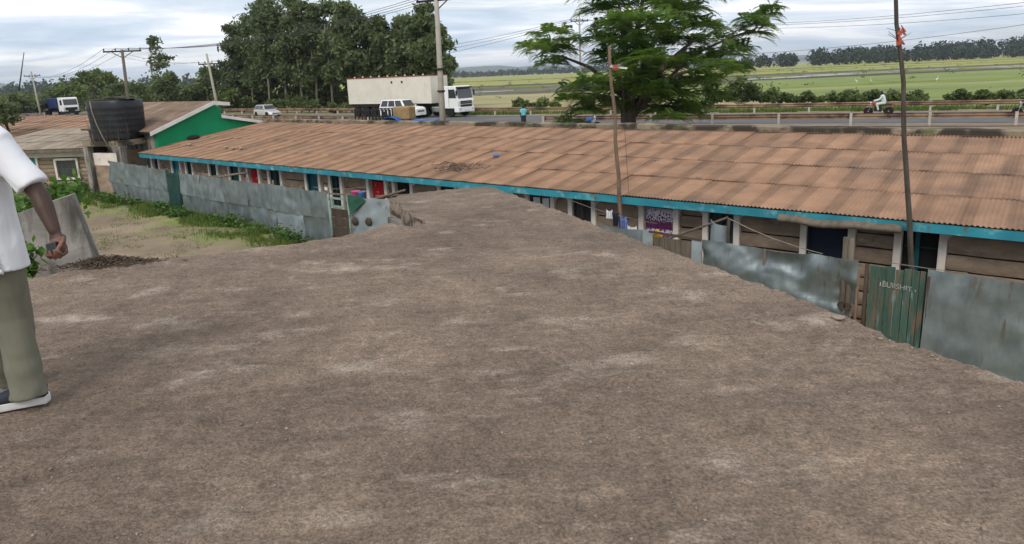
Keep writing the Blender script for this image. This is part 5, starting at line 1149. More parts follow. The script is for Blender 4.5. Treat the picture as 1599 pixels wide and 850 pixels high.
for s in (-1, 1):
    MB().hexa([(.1,s*1.201,1.85),(1.05,s*1.201,1.85),(1.05,s*1.212,1.85),(.1,s*1.212,1.85),(.1,s*1.201,2.7),(.87,s*1.201,2.7),(.87,s*1.212,2.7),(.1,s*1.212,2.7)]).build('side_window', 'vglass', cb, fixn=True)
    MB().box(.05, .09, s*1.203-.004, s*1.203+.006, 1.0, 2.8).build('door_seam', 'chassis', cb)
    MB().box(1.15, 1.28, s*1.33-.07, s*1.33+.07, 2.1, 2.6).build('wing_mirror', 'chassis', cb, bevel=.03); MB().bar((1.05,s*1.19,2.66),(1.2,s*1.36,2.66),.03,.03).build('mirror_arm', 'chassis', cb)
    MB().box(1.335, 1.36, s*.95-.16, s*.95+.16, .72, .92).build('headlight', 'lampglass', cb)
MB().box(1.285, 1.31, -.85, .85, 1.28, 1.58).build('grille', 'chassis', cb); MB().box(1.311, 1.325, -.7, .7, 1.40, 1.44).build('grille_bar', 'chrome', cb)
MB().box(1.315, 1.33, -.85, .85, 1.0, 1.2).build('lower_grille', 'chassis', cb)
MB().box(.75, 1.33, -1.22, 1.22, .48, .98).build('bumper', 'whitepaint', cb, bevel=.05)
MB().box(1.332, 1.345, -.35, .35, .56, .72).build('number_plate', 'whitetrim', cb)
MB().box(-1.0, .75, -1.1, 1.1, .55, .848).build('cab_chassis', 'chassis', tk2)

# ---------------- blue tipper lorry far left
c0 = atz(100, 181, ROADZ); c0 = (c0.x, c0.y)
bt = thing('tipper_lorry', 'white cab tipper lorry with blue body beyond the tank', 'lorry', (c0[0], c0[1], ROADZ+.006), road_heading(c0[0]))
MB().hexa([(-5.6,-1.2,1.35),(1.7,-1.2,1.35),(1.7,1.2,1.35),(-5.6,1.2,1.35),(-5.8,-1.28,3.0),(1.8,-1.28,3.0),(1.8,1.28,3.0),(-5.8,1.28,3.0)]).build('tipper_body', 'navybody', bt, fixn=True)
for k in range(8): x = -5.3+k*.98; MB().hexa([(x,-1.30,1.35),(x+.12,-1.30,1.35),(x+.12,-1.19,1.35),(x,-1.19,1.35),(x,-1.36,2.95),(x+.12,-1.36,2.95),(x+.12,-1.27,2.95),(x,-1.27,2.95)]).build('stake', 'navybody', bt, fixn=True)
MB().box(-5.6, 4.2, -.5, .5, .8, 1.345).build('chassis', 'chassis', bt)
cbm = MB(); cbm.prism([(2.0,.75),(4.15,.75),(4.25,1.5),(4.2,1.75),(3.98,3.0),(3.8,3.12),(2.0,3.12)], -1.2, 1.2); cb2 = cbm.build('cab', 'whitepaint', bt, bevel=.06, fixn=True)
MB().hexa([(4.18,-1.05,1.85),(4.20,-1.05,1.85),(4.20,1.05,1.85),(4.18,1.05,1.85),(4.03,-1.05,2.8),(4.05,-1.05,2.8),(4.05,1.05,2.8),(4.03,1.05,2.8)]).build('windscreen', 'vglass', cb2, fixn=True)
for s in (-1,1): MB().box(2.9, 3.85, s*1.201-.004, s*1.201+.006, 1.85, 2.7).build('side_window', 'vglass', cb2)
MB().box(4.26, 4.29, -.9, .9, 1.0, 1.45).build('grille', 'chassis', cb2); MB().box(4.0, 4.33, -1.2, 1.2, .45, .8).build('bumper', 'chassis', cb2)
for x in (-4.6,-3.3,3.1):
    for s in (-1,1): wheel(bt, x, s*1.0, .5, .5, .4)

# ---------------- tractor with straw bale in front of the rail
tz = gz(-7.4, 50.5)
tc_ = thing('tractor', 'blue tractor with black slatted rack and straw bale behind the parapet', 'tractor', (-6.45, 45.0, .93), R_(-24))
MB().box(.2, 2.1, -.34, .34, .85, 1.42).build('bonnet', 'bluepaint', tc_, bevel=.07); MB().box(-1.1, 2.0, -.28, .28, .5, .85).build('chassis', 'chassis', tc_)
for s in (-1,1):
    wheel(tc_, -.75, s*.85, .78, .78, .42, 'bluepaint', .5); wheel(tc_, 1.55, s*.75, .42, .42, .26, 'bluepaint', .5)
    mb = MB(); rg = []
    for k in range(9): a = R_(20+140*k/8); rg.append([(-.75+.86*math.cos(a), s*.85-.28, .78+.86*math.sin(a)), (-.75+.86*math.cos(a), s*.85+.28, .78+.86*math.sin(a)), (-.75+.90*math.cos(a), s*.85+.28, .78+.90*math.sin(a)), (-.75+.90*math.cos(a), s*.85-.28, .78+.90*math.sin(a))])
    mb.loft(rg); mb.build('mudguard', 'bluepaint', tc_, fixn=True)
MB().box(-.75,-.25,-.25,.25,.95,1.3).build('seat','chassis',tc_,bevel=.05)
cx0 = -3.5
for z in (1.42, 2.12): 
    for y in (-.95,.95): MB().bar((cx0,y,z),(cx0+2.75,y,z),.07,.06).build('rack_rail', 'chassis', tc_)
for k in range(11):
    for y in (-.95,.95): MB().bar((cx0+k*.275,y,1.42),(cx0+k*.275+.0,y,2.12),.075,.06).build('rack_slat', 'chassis', tc_)
MB().box(cx0, cx0+2.75, -.95, .95, .95, 1.05).build('rack_floor', 'chassis', tc_); MB().box(cx0, cx0+2.6, -.1, .1, .75, .949).build('drawbar', 'chassis', tc_)
for y in (-.95,.95):
    for x in (cx0+.02, cx0+2.73): MB().bar((x,y,1.051),(x,y,1.42),.06,.06).build('rack_post', 'chassis', tc_)
for s in (-1,1): wheel(tc_, cx0+1.1, s*.85, .45, .45, .25)
bme_ = MB(); bme_.box(-.62,.62,-.45,.45,0,.85); bl_ = bme_.build('straw_bale', 'straw', None, bevel=.09); bl_.location = (-6.9, 50.55, 2.0); bl_.rotation_euler = (0,0,R_(-24)); bl_.location = Vector((-6.45,45.0,.93))+Matrix.Rotation(R_(-24),3,'Z')@Vector((-.3,0,1.42)); tag(bl_, 'square straw bale carried on the tractor', 'straw bale')
MB().box(-.95,.4,-.5,.5,1.33,1.415).build('bale_deck', 'chassis', tc_)

# ---------------- motorcycles, riders and walkers
def motorcycle(name, label, loc, rz, paint):
    t = thing(name, label, 'motorcycle', loc, rz, 'motorcycles on the road')
    for x in (-.62, .66):
        wm = MB().lathe([(.24,-.04),(.29,-.05),(.31,0),(.29,.05),(.24,.04)], n=22, axis='y').build('wheel', 'tyre', t, smooth=True); wm.location = (x,0,.31)
        sp = MB(); sp.lathe([(.05,-.05),(.05,.05)], n=10, axis='y')
        for k in range(8): a = k*math.pi/4; sp.bar((0,0,0),(.25*math.cos(a),0,.25*math.sin(a)),.012,.012)
        sp.build('spokes', 'chrome', wm)
        mg = MB(); mg.loft([[(.35*math.cos(a),-.06,.35*math.sin(a)),(.35*math.cos(a),.06,.35*math.sin(a)),(.365*math.cos(a),.06,.365*math.sin(a)),(.365*math.cos(a),-.06,.365*math.sin(a))] for a in [R_(30+120*k/6) for k in range(7)]]); mg.build('mudguard', paint, wm, fixn=True)
    for s in (-1,1): MB().tube([(.66,s*.08,.31),(.44,s*.09,.95)], .022, 8).build('fork', 'chrome', t)
    MB().tube([(.42,-.36,1.02),(.46,-.15,1.0),(.46,.15,1.0),(.42,.36,1.02)], .016, 8).build('handlebar', 'chassis', t)
    sect(t, 'fuel_tank', paint, [(-.08,.11,.70,.09,.84),(.1,.14,.68,.12,.92),(.32,.13,.70,.10,.94),(.42,.08,.74,.06,.88)], .02)
    sect(t, 'seat', 'chassis', [(-.78,.11,.74,.10,.83),(-.4,.13,.70,.12,.80),(-.02,.11,.70,.10,.78)], .02)
    MB().box(-.18,.28,-.14,.14,.30,.66).build('engine', 'chassis', t, bevel=.05); MB().tube([(.2,-.14,.34),(-.2,-.17,.28),(-.75,-.17,.34)], [.03,.04,.05], 10).build('exhaust', 'chrome', t, smooth=True)
    MB().lathe([(.03,-.05),(.08,0),(.085,.05)], (.52,0,.92), 12, 'x').build('headlight', 'lampglass', t); MB().tube([(-.62,0,.31),(-.1,0,.36),(.3,0,.7),(-.6,0,.72)], .025, 6).build('frame', 'chassis', t)
    MB().box(-1.0,-.76,-.12,.12,.78,.81).build('carrier','chassis',t); MB().box(-.99,-.95,-.05,.05,.62,.72).build('tail_light','redlamp',t)
    return t
def rider(label, loc, rz, shirt, trouser, group=None):
    t = thing('person', label, 'person', loc, rz, group); b = MB()
    capsule(b, [(-.28,0,.90),(-.25,0,1.1),(-.18,0,1.32)], [.13,.13,.13], 12, 1.0); capsule(b, [(-.16,0,1.36),(-.12,0,1.46)], [.055,.05], 10); capsule(b, [(-.10,0,1.53),(-.09,0,1.60)], [.085,.09], 12); capsule(b, [(-.01,0,1.54),(.005,0,1.555)], [.016,.013], 6)
    for s in (-1,1):
        capsule(b, [(-.17,s*.17,1.36),(.02,s*.25,1.13)], [.055,.042], 10); capsule(b, [(.02,s*.25,1.13),(.38,s*.32,1.04)], [.042,.03], 10); capsule(b, [(.38,s*.32,1.04),(.44,s*.33,1.03)], [.036,.034], 8)
        capsule(b, [(-.25,s*.10,.88),(.16,s*.19,.82)], [.085,.065], 10); capsule(b, [(.16,s*.19,.82),(.04,s*.19,.40)], [.06,.045], 10); capsule(b, [(.02,s*.19,.36),(.18,s*.19,.345)], [.045,.04], 10)
    me = remesh(b, 'body', .02, 3); finish(me, 'body', 'skin', t, smooth=True)
    c = MB(); capsule(c, [(-.28,0,.90),(-.25,0,1.1),(-.18,0,1.33)], [.16,.165,.165], 14, 1.05)
    for s in (-1,1): capsule(c, [(-.17,s*.17,1.36),(.02,s*.25,1.13)], [.075,.06], 10); capsule(c, [(.02,s*.25,1.13),(.33,s*.31,1.05)], [.06,.048], 10)
    finish(remesh(c, 'jacket', .02, 3), 'jacket', shirt, t, smooth=True)
    c = MB()
    for s in (-1,1): capsule(c, [(-.25,s*.10,.89),(.16,s*.19,.82)], [.105,.085], 10); capsule(c, [(.16,s*.19,.82),(.05,s*.19,.44)], [.08,.062], 10)
    finish(remesh(c, 'trousers', .02, 3), 'trousers', trouser, t, smooth=True)
    c = MB(); capsule(c, [(-.115,0,1.56),(-.11,0,1.625)], [.10,.10], 14); finish(remesh(c, 'cap', .018, 2), 'cap', 'navycloth', t, smooth=True)
    return t
p = atz(1372, 181, ROADZ); hdg = road_heading(p.x)+math.pi-R_(0); l_ = (p.x, p.y, ROADZ+.006)
motorcycle('motorcycle', 'red motorcycle ridden past the far guard rail', l_, hdg, 'redpaint'); rider('rider in pale green jacket on the red motorcycle', (p.x, p.y, ROADZ+.006), hdg, 'palecloth', 'palecloth')
p = atz(1608, 184, ROADZ); l_ = (p.x, p.y, ROADZ+.006); motorcycle('motorcycle', 'dark motorcycle following at the edge of the road', l_, hdg, 'chassis'); rider('rider in red top on the dark motorcycle', l_, hdg, 'red', 'navycloth')
p = (5.5, 47.5); motorcycle('motorcycle', 'blue and white motorcycle parked under the feathery tree', (p[0], p[1], gz(*p)+.0), R_(-15), 'bluepaint')
def walker(label, loc, rz, top, skirt):
    t = thing('person', label, 'person', loc, rz); b = MB()
    capsule(b, [(0,0,.92),(0,0,1.12),(0,0,1.32)], [.11,.11,.12], 12, 1.3); capsule(b, [(0,0,1.36),(0,0,1.44)], [.05,.048], 10); capsule(b, [(.01,0,1.51),(.01,0,1.58)], [.08,.085], 12); capsule(b, [(.09,0,1.53),(.095,0,1.545)], [.014,.012], 6)
    for s in (-1,1):
        capsule(b, [(0,s*.17,1.35),(-.03*s,s*.23,1.10)], [.045,.036], 10); capsule(b, [(-.03*s,s*.23,1.10),(.06-.05*s,s*.22,.86)], [.036,.026], 10); capsule(b, [(.06-.05*s,s*.22,.85),(.08-.05*s,s*.22,.78)], [.03,.022], 8)
        capsule(b, [(0,s*.085,.9),(.06*s,s*.085,.48)], [.075,.055], 10); capsule(b, [(.06*s,s*.085,.48),(.12*s-.06,s*.085,.07)], [.05,.035], 10); capsule(b, [(.12*s-.07,s*.085,.04),(.12*s+.10,s*.085,.035)], [.04,.034], 8)
    finish(remesh(b, 'body', .018, 3), 'body', 'skin', t, smooth=True)
    c = MB(); capsule(c, [(0,0,.90),(0,0,1.12),(0,0,1.34)], [.13,.13,.135], 14, 1.35)
    for s in (-1,1): capsule(c, [(0,s*.17,1.36),(-.015*s,s*.21,1.2)], [.065,.06], 10)
    finish(remesh(c, 'top', .018, 3), 'top', top, t, smooth=True)
    c = MB(); c.loft([ring((0,0,.40), .17,.20), ring((0,0,.7), .16,.19), ring((0,0,.98), .125,.165)]); finish(remesh(c, 'skirt', .02, 3), 'skirt', skirt, t, smooth=True)
    c = MB(); capsule(c, [(-.01,0,1.56),(-.01,0,1.60)], [.092,.09], 14); finish(remesh(c, 'hair', .018, 2), 'hair', 'chassis', t, smooth=True)
    return t
walker('pedestrian in cyan top and navy skirt walking along the verge', (1.22, 52.2, gz(1.22, 52.2)), R_(100), 'cyan', 'navycloth')

# ---------------- utility poles and wires
WP = {}
def util_pole(key, label, px, py_base, py_top, y, r, arm_w, arm_drop=.35, m='pole_concrete', lean=0, arm_rot=None, arms=1, zb=None):
    top = aty(px[1], py_top, y); base = Vector((aty(px[0], py_base, y).x, y, 0)); base.z = gz(base.x, y)-.2 if zb is None else zb
    lo = aty(px[0], py_base, y); d = (top-lo); d = d/d.z; base = lo+d*(base.z-lo.z)
    t = thing('utility_pole', label, 'utility pole', base, 0, 'utility poles'); v = top-base
    MB().tube([Vector((0,0,0)), v*.5, v], [r, r*.82, r*.62], 10).build('shaft', m, t, smooth=True)
    rot = road_heading(base.x)+math.pi/2 if arm_rot is None else arm_rot; ad = Vector((math.cos(rot), math.sin(rot), 0)); WP[key] = []
    for k in range(arms):
        c = v-v.normalized()*(arm_drop+k*1.0); MB().bar(c-ad*arm_w/2, c+ad*arm_w/2, .12, .12).build('crossarm', 'chassis', t)
        for s in (-.95,-.35,.35,.95) if arm_w > 1.8 else (-.9,.9):
            q = c+ad*s*arm_w/2; MB().lathe([(.03,0),(.06,.05),(.04,.1),(.06,.14),(.02,.2)], (q.x,q.y,q.z+.06), 8).build('insulator', 'chassis', t); WP[key].append(base+q+Vector((0,0,.24)))
        for s in (-1,1): MB().bar(c+ad*s*arm_w*.3, c-v.normalized()*.55, .05, .05).build('brace', 'chassis', t)
    for z_ in ((.42,.55) if key == 'main' else ()): MB().lathe([(r*1.15,0),(r*1.15,.1)], v*z_, 10).build('band', 'chassis', t)
    return t
util_pole('main', 'tall concrete pole with steel crossarm in front of the trailer', (692,681), 190, -14, 40.5, .20, 2.6, .5, arm_rot=R_(-25))
util_pole('left', 'leaning wooden pole with wide crossarm behind the water tank', (200,191), 150, 78, 58, .17, 2.9, .12, 'wood', arm_rot=R_(10))
util_pole('mid', 'pale pole with small crossarm rising behind the green gable', (338,323), 158, 84, 66, .15, 1.9, .95, arm_rot=R_(0))
util_pole('far', 'distant pole beside the blue lorry', (62,49), 170, 112, 112, .17, 2.6, .7, arm_rot=R_(0))
util_pole('tree', 'distant pole with bracket behind the feathery tree', (908,905), 160, 18, 84, .15, 2.2, 1.1, arm_rot=R_(15))
util_pole('off', 'concrete pole beyond the right side of the yard', (1900,1905), 150, -90, 33, .2, 2.6, .5, arm_rot=R_(-25))
def wire(a, b, sag, label, r=.014):
    a, b = Vector(a), Vector(b); pts = [a+(b-a)*(k/16)-Vector((0,0,sag*4*(k/16)*(1-k/16))) for k in range(17)]
    tag(MB().tube(pts, r, 5).build('overhead_wire', 'wire', smooth=True), label, 'wire', 'overhead wires')
for k in range(4): wire(WP['main'][k], WP['off'][k], .8, 'overhead power line from the tall concrete pole over the row house')
for k in range(4): wire(WP['main'][k], WP['left'][k], .9, 'overhead power line from the tall pole to the leaning pole')
for k in range(2): wire(WP['mid'][min(k*3,len(WP['mid'])-1)], WP['left'][k]+Vector((0,0,-.2)), .5, 'thin power line between leaning pole and pale pole', .011)
for k in range(3): wire(WP['left'][k], WP['far'][k], 1.2, 'overhead power line from leaning pole towards blue lorry')
for k in range(3): wire(WP['tree'][k], aty(330, 95+14*k, 118), 2.0, 'thin overhead line crossing the eucalyptus grove', .02)
for k, (ya, yb) in enumerate([(28,-3),(27,3),(54,16),(66,30),(77,50)]): wire(WP['tree'][k % len(WP['tree'])] if k < 3 else aty(905, 60+8*k, 84), aty(1660, yb, 44), 1.1, 'thin overhead line spanning the paddy fields', .014)
# stick mast at far left
tag(MB().tube([aty(30,142,60), aty(38,82,60)], [.07,.03], 6).build('thin_mast', 'darkpole', smooth=True), 'thin leaning stick mast behind the rusty shed', 'pole')
# ================================================================== VEGETATION
def crown_tree(name, label, base, clumps, nleaf, lsize, m, bark, tr, group=None, spread=.55, asp=1.7, up=.2, subs=7, trunkpts=None, kind_cat='tree'):
    """clumps: list of (centre, radius) in world space; leaves gather in sub-clumps on each clump's shell"""
    base = Vector(base); t = thing(name, label, kind_cat, base, 0, group); cs = []; rr = []
    for c, r in clumps:
        c = Vector(c)-base
        for k in range(subs):
            d = Vector(rng.normal(0,1,3)); d.normalize(); d.z = d.z*.85; cs.append(c+d*r*(.35+.6*random.random())); rr.append(r)
    cs_ = np.array([tuple(c) for c in cs]); rr = np.array(rr); n = max(1, nleaf//len(cs)); C = np.repeat(cs_, n, 0); Rr = np.repeat(rr, n)[:,None]; K = len(C)
    P = C+rng.normal(0,1,(K,3))*Rr*spread*.6*np.array((1.1,1.1,.75)); nr = rng.normal(0,1,(K,3)); nr[:,2] += up; nr /= np.linalg.norm(nr,axis=1)[:,None]
    a = np.cross(nr, rng.normal(0,1,(K,3))); a /= np.linalg.norm(a,axis=1)[:,None]; b = np.cross(nr, a); s = lsize*(.55+.9*rng.random((K,1)))
    V = np.stack([P-a*s*asp*.5, P-b*s*.42, P+a*s*asp*.5, P+b*s*.42], 1).reshape(-1,3)
    finish(np_mesh('crown', V, np.arange(4*K).reshape(-1,4)), 'crown', m, t)
    mb = MB(); topz = max(c.z for c in cs)*.8; tp = trunkpts or [(0,0,-.3), (.02*topz,0,topz*.4), (-.01*topz,.02*topz,topz*.75), (0,0,topz)]
    mb.tube(tp, [tr, tr*.8, tr*.55, tr*.2] if len(tp) == 4 else [tr*(1-.8*k/(len(tp)-1)) for k in range(len(tp))], 8)
    tk_ = mb.build('trunk', bark, t, smooth=True); br = MB()
    for c, r in clumps:
        c = Vector(c)-base; h = max(.25*c.z, min(topz*.85, c.z-.6*math.hypot(c.x,c.y)-.2)); s0 = Vector((0,0,h))
        for i in range(len(tp)-1):
            if tp[i][2] <= h <= tp[i+1][2]: u = (h-tp[i][2])/(tp[i+1][2]-tp[i][2]); s0 = Vector(tp[i]).lerp(Vector(tp[i+1]), u)
        mid = s0.lerp(c, .55)+Vector((0,0,.08*(c-s0).length)); br.tube([s0, mid, c], [tr*.38, tr*.22, tr*.06], 6)
    br.build('limb', bark, t, smooth=True); return t
def px_clumps(L_, y, jitter=1.5):
    out = []
    for px, py, rp in L_:
        yy = y+random.uniform(-1,1)*jitter; out.append((aty(px, py, yy), rp*yy/F*1.02))
    return out
# ---- the feathery tree: sprays of pinnate fronds
def frond_tree():
    y0 = 37.0; bx = aty(984,192,y0); base = Vector((bx.x, y0, gz(bx.x, y0)-.1))
    t = thing('feathery_tree', 'big spreading tree with feathery leaves standing between house and road', 'tree', base)
    L_ = [(862,52,22),(845,75,22),(875,80,24),(862,98,20),(832,72,10),(888,62,12),
          (935,15,24),(965,8,30),(955,40,30),(990,30,28),(930,62,20),(975,65,34),(1000,90,36),(955,95,28),(1030,60,30),(1010,125,36),(985,140,30),(940,85,16),
          (1075,15,26),(1090,40,32),(1115,62,34),(1065,65,34),(1095,90,36),(1140,85,28),(1128,108,28),(1155,108,16),(1050,105,34),(1080,130,32),(1040,145,30),(1100,125,26),(1065,168,24),(1090,165,18),(1035,172,20),(1020,155,26),(1055,150,26),(1075,178,14),(1045,182,12),(1110,145,20),(1150,75,18),
          (925,130,26),(900,140,24),(895,155,22),(930,158,26),(960,140,26),(915,172,16),(890,190,14),(960,165,20),(990,165,22),
          (1180,40,20),(1195,25,16),(1172,30,12),(1205,12,8),(1182,52,10),
          (960,-20,32),(1000,-10,26),(1045,5,22),(1075,-22,30),(985,-45,36),(1050,-50,36),(1110,-5,22),(930,-10,22)]
    ctr = [(aty(px, py, y0+random.uniform(-2.6,2.2)+(px-985)*.0), rp*y0/F) for px, py, rp in L_]
    ctr = [(c, r*.86) for c, r in ctr]
    # volume behind and in front so that the crown is round in plan
    for k in range(16):
        px = random.uniform(945,1105); py = random.uniform(-30,160); s = random.choice((-1,1)); ctr.append((aty(px, py, y0+s*random.uniform(2.5,4.6)), random.uniform(.6,1.0)))
    P0 = []; D0 = []; Ln = []
    for c, r in ctr:
        n = int(30+74*r*r)
        for k in range(n):
            d = rng.normal(0,1,3); d /= np.linalg.norm(d); d[2] = abs(d[2])*.7-.15 if random.random() < .75 else d[2]
            rad = r*random.random()**.42*.95; p = np.array(c[:])+d*rad*np.array((1.0,1.0,.72)); az = random.random()*6.283
            out = np.array((d[0]+.9*math.cos(az), d[1]+.9*math.sin(az), random.uniform(.0,.7))); out /= np.linalg.norm(out)
            P0.append(p); D0.append(out); Ln.append(random.uniform(.65,1.10))
    P0 = np.array(P0)-np.array(base[:]); D0 = np.array(D0); Ln = np.array(Ln)[:,None]; side = np.cross(D0, (0,0,1.0)); side /= np.linalg.norm(side,axis=1)[:,None]; upv = np.cross(side, D0)
    Vs = []; np_ = 10
    for k in range(np_):
        s_ = (k+.9)/np_; pos = P0+D0*Ln*s_-np.array((0,0,1.0))*Ln*.55*s_*s_; ll = Ln*.34*math.sin(math.pi*(.22+.70*s_)); wd = Ln*.040
        for sg in (-1,1):
            tip = pos+side*sg*ll+D0*ll*.45-np.array((0,0,1.0))*ll*.30; mid = (pos+tip)/2; ax = (D0)*wd
            Vs.append(np.stack([pos, mid-ax, tip, mid+ax], 1))
    V = np.concatenate(Vs, 0).reshape(-1,3); finish(np_mesh('crown', V, np.arange(len(V)).reshape(-1,4)), 'crown', 'leaf_big', t)
    mb = MB(); B = Vector((0,0,0)); f1 = aty(985,150,y0)-base; tk_ = MB()
    tk_.tube([(0,0,-.3),(.05,0,.5),f1*.7,f1], [.42,.34,.30,.26], 12); tk_.tube([(-.35,.1,-.3),(-.28,.1,.6),aty(975,140,y0)-base], [.26,.22,.16], 10); tk_.build('trunk', 'bark', t, smooth=True)
    for px, py, r0 in [(862,85,.10),(935,50,.13),(965,-5,.16),(1090,60,.15),(1180,45,.09),(1060,10,.15),(1010,-30,.14),(1130,100,.10),(905,145,.08),(1040,140,.09),(930,160,.07)]:
        e = aty(px, py, y0+random.uniform(-1.2,1.2))-base; s0 = f1*random.uniform(.55,.95); m_ = s0.lerp(e,.5)+Vector((0,random.uniform(-.3,.3),.12*(e-s0).length)); m2 = s0.lerp(e,.8)+Vector((0,0,.06*(e-s0).length))
        MB().tube([s0, m_, m2, e], [r0*1.3, r0, r0*.6, r0*.25], 7).build('limb', 'bark', t, smooth=True)
    for k in range(7):   # bare hanging twigs round the trunk
        s0 = Vector((random.uniform(-2.2,2.0), random.uniform(-1,.6), random.uniform(1.4,2.2))); MB().tube([s0, s0+Vector((random.uniform(-.5,.5),0,-.7)), s0+Vector((random.uniform(-1.2,.6),random.uniform(-.4,.4),-1.4))], [.025,.018,.008], 5).build('twig', 'bark', t)
    return t
frond_tree()
# ---- eucalyptus grove beyond the road
def eu(i, px, top, wpx, y, low=118, n=5200, label=None):
    b = aty(px, 150, y); base = Vector((b.x, y, .75)); cl = []
    k = max(3, int((low-top)/24))
    for j in range(k+1):
        v = j/k; ww = wpx*(.55+.55*math.sin(math.pi*min(1, .18+v*.75)))
        for q in range(2 if v > .1 else 1): cl.append((px+random.uniform(-.42,.42)*ww, top+wpx*.3+(low-top-wpx*.3)*v+random.uniform(-6,6), ww*random.uniform(.34,.52)))
    tr_ = .19 if wpx > 20 else .13
    return crown_tree('eucalyptus_tree', label, base, px_clumps(cl, y, 2.2), n, .36, 'leaf_eu', 'eubark', tr_, 'eucalyptus trees beyond the road', subs=6, asp=1.8)
EU = [(371,42,34,118,120),(394,36,38,115,125),(420,2,42,111,110),(446,-14,48,110,120),(470,6,40,106,125),(494,14,34,105,105),(518,4,38,102,115),(548,8,36,98,112),(574,26,32,97,108),(598,30,36,94,112),(622,26,36,92,115),(651,-2,38,90,100),(655,38,34,92,112),(678,48,32,88,110),(698,84,16,86,112)]
labs = ['eucalyptus at the left end of the grove above the silver car', 'second eucalyptus from the silver car end of the grove', 'tall dense eucalyptus with domed crown behind the silver car', 'tallest broad eucalyptus of the grove', 'dense eucalyptus beside the tallest one', 'eucalyptus with thin trunk showing a sky gap beside it', 'tall eucalyptus left of the trailer', 'eucalyptus above the rear of the trailer', 'shorter eucalyptus over the trailer roof', 'eucalyptus above the middle of the trailer', 'rounded eucalyptus above the trailer front', 'slender eucalyptus sticking out above the grove', 'eucalyptus below the slender one', 'eucalyptus behind the tall concrete pole', 'small drooping eucalyptus at the field end of the grove']
for i, (px, top, wpx, y, low) in enumerate(EU): eu(i, px, top, wpx, y, low, 7800 if wpx > 20 else 2400, labs[i])
# undergrowth behind the grove that closes it at the foot
for i, px in enumerate(range(352, 700, 24)):
    y = 128-(px-352)*.09; cl = px_clumps([(px+random.uniform(-5,5), 140+random.uniform(-5,8), 15), (px+8, 152, 13), (px-6, 160, 11), (px+3, 124, 14), (px-8, 110, 12)], y, 1.5); b = aty(px, 165, y)
    crown_tree('understorey_bush', 'dark understorey bush among the eucalyptus trunks', (b.x, y, .5), cl, 2600, .36, 'leaf_eu', 'bark', .08, 'dark bushes under the eucalyptus grove', subs=6, kind_cat='bush')
# bright bushes behind the far rail
for i, (px, py, r, y) in enumerate([(428,164,9,100),(448,160,11,99),(470,160,11,97),(490,164,9,95),(520,168,7,92),(540,167,7,90)]):
    b = aty(px, 170, y); crown_tree('roadside_bush', 'light green bush between silver car and trailer', (b.x, y, .6), px_clumps([(px,py,r),(px+r*.8,py+3,r*.7),(px-r*.8,py+3,r*.7)], y, .8), 900, .22, 'leaf_mid', 'bark', .05, 'bushes behind the far guard rail', subs=6, kind_cat='bush')
for i, (x0, x1, pyt, pyb, y, lab) in enumerate([(805,870,152,168,84,'clipped looking hedge left of the feathery tree'), (1105,1205,130,158,72,'broad bush right of the feathery tree'), (1195,1290,142,160,66,'low bush before the pale paddy gap'), (1300,1440,138,160,62,'bush row behind the red motorcycle'), (1480,1600,138,158,58,'bush row behind the last guard rail posts'), (1600,1700,136,156,54,'bush row continuing past the last bushes')]):
    cl = []; n = int((x1-x0)/9)
    for k in range(n+1):
        px = x0+(x1-x0)*k/n; hgt = (pyb-pyt)*(.72+.28*math.sin(k*1.7+i)); sl = (px-x0)*-.035*0; cl.append((px, pyb-hgt*.62, hgt*.36)); cl.append((px+3, pyb-hgt*.28, hgt*.36))
    if i == 1: cl += [(1150,132,9),(1160,128,8),(1168,134,9),(1140,138,9)]
    b = aty((x0+x1)/2, pyb, y); crown_tree('hedge_bush', lab, (b.x, y, .55), px_clumps(cl, y, 1.0), 190*len(cl), .20, 'leaf_mid', 'bark', .05, 'bushes behind the far guard rail', subs=5, kind_cat='bush', trunkpts=[(0,0,-.2),(0,0,.5),(0,.1,.9)])
# trees on the left
LT = [(245,70,118,[(243,62,8),(241,78,10),(250,92,13),(243,100,11),(258,90,8),(247,112,12),(245,125,10),(236,66,5),(255,104,10)],'slender pale eucalyptus standing alone left of the grove','leaf_eu',.2),
      (150,0,135,[(130,120,9),(150,116,9),(165,120,9),(140,124,9),(175,124,7),(158,127,9),(122,126,7)],'flat topped acacia behind the water tank','leaf_mid',.25),
      (105,0,130,[(98,138,11),(112,140,12),(88,147,10),(125,145,13),(104,150,12)],'bushy tree right of the blue lorry','leaf_mid',.2),
      (20,0,120,[(10,164,11),(30,166,11),(45,164,10),(60,165,9),(22,156,8)],'bushy dark tree at the left end of the road','leaf_eu',.2),
      (5,0,48,[(3,170,17),(14,178,15),(-8,172,18),(10,162,12),(-14,182,18)],'dark green tree beside the rusty shed','leaf_eu',.15),
      (205,0,140,[(190,142,13),(210,140,13),(225,146,13),(200,152,13)],'rounded bush behind the leaning pole','leaf_mid',.15),
      (265,0,112,[(250,140,13),(262,132,12),(272,150,14),(255,155,13),(285,146,12),(268,122,9),(260,165,10)],'dark bushy tree below the slender eucalyptus','leaf_eu',.2),
      (310,0,118,[(300,138,13),(318,132,13),(330,145,14),(305,150,13),(325,120,10),(345,150,12),(335,112,7),(318,112,7)],'leafy tree left of the pale pole','leaf_eu',.2),
      (345,0,110,[(350,160,10),(370,158,12),(360,150,11),(385,160,11)],'low bush at the foot of the grove','leaf_mid',.12)]
for px, _, y, cl, lab, m, tr_ in LT:
    b = aty(px, 165, y); crown_tree('roadside_tree', lab, (b.x, y, gz(b.x, y)-.05), px_clumps(cl, y, 2.0), (620 if px != 245 else 130)*len(cl) if y > 60 else 500*len(cl), .32 if y > 60 else .16, m, 'eubark' if px == 245 else 'bark', tr_, 'trees left of the grove', subs=6)
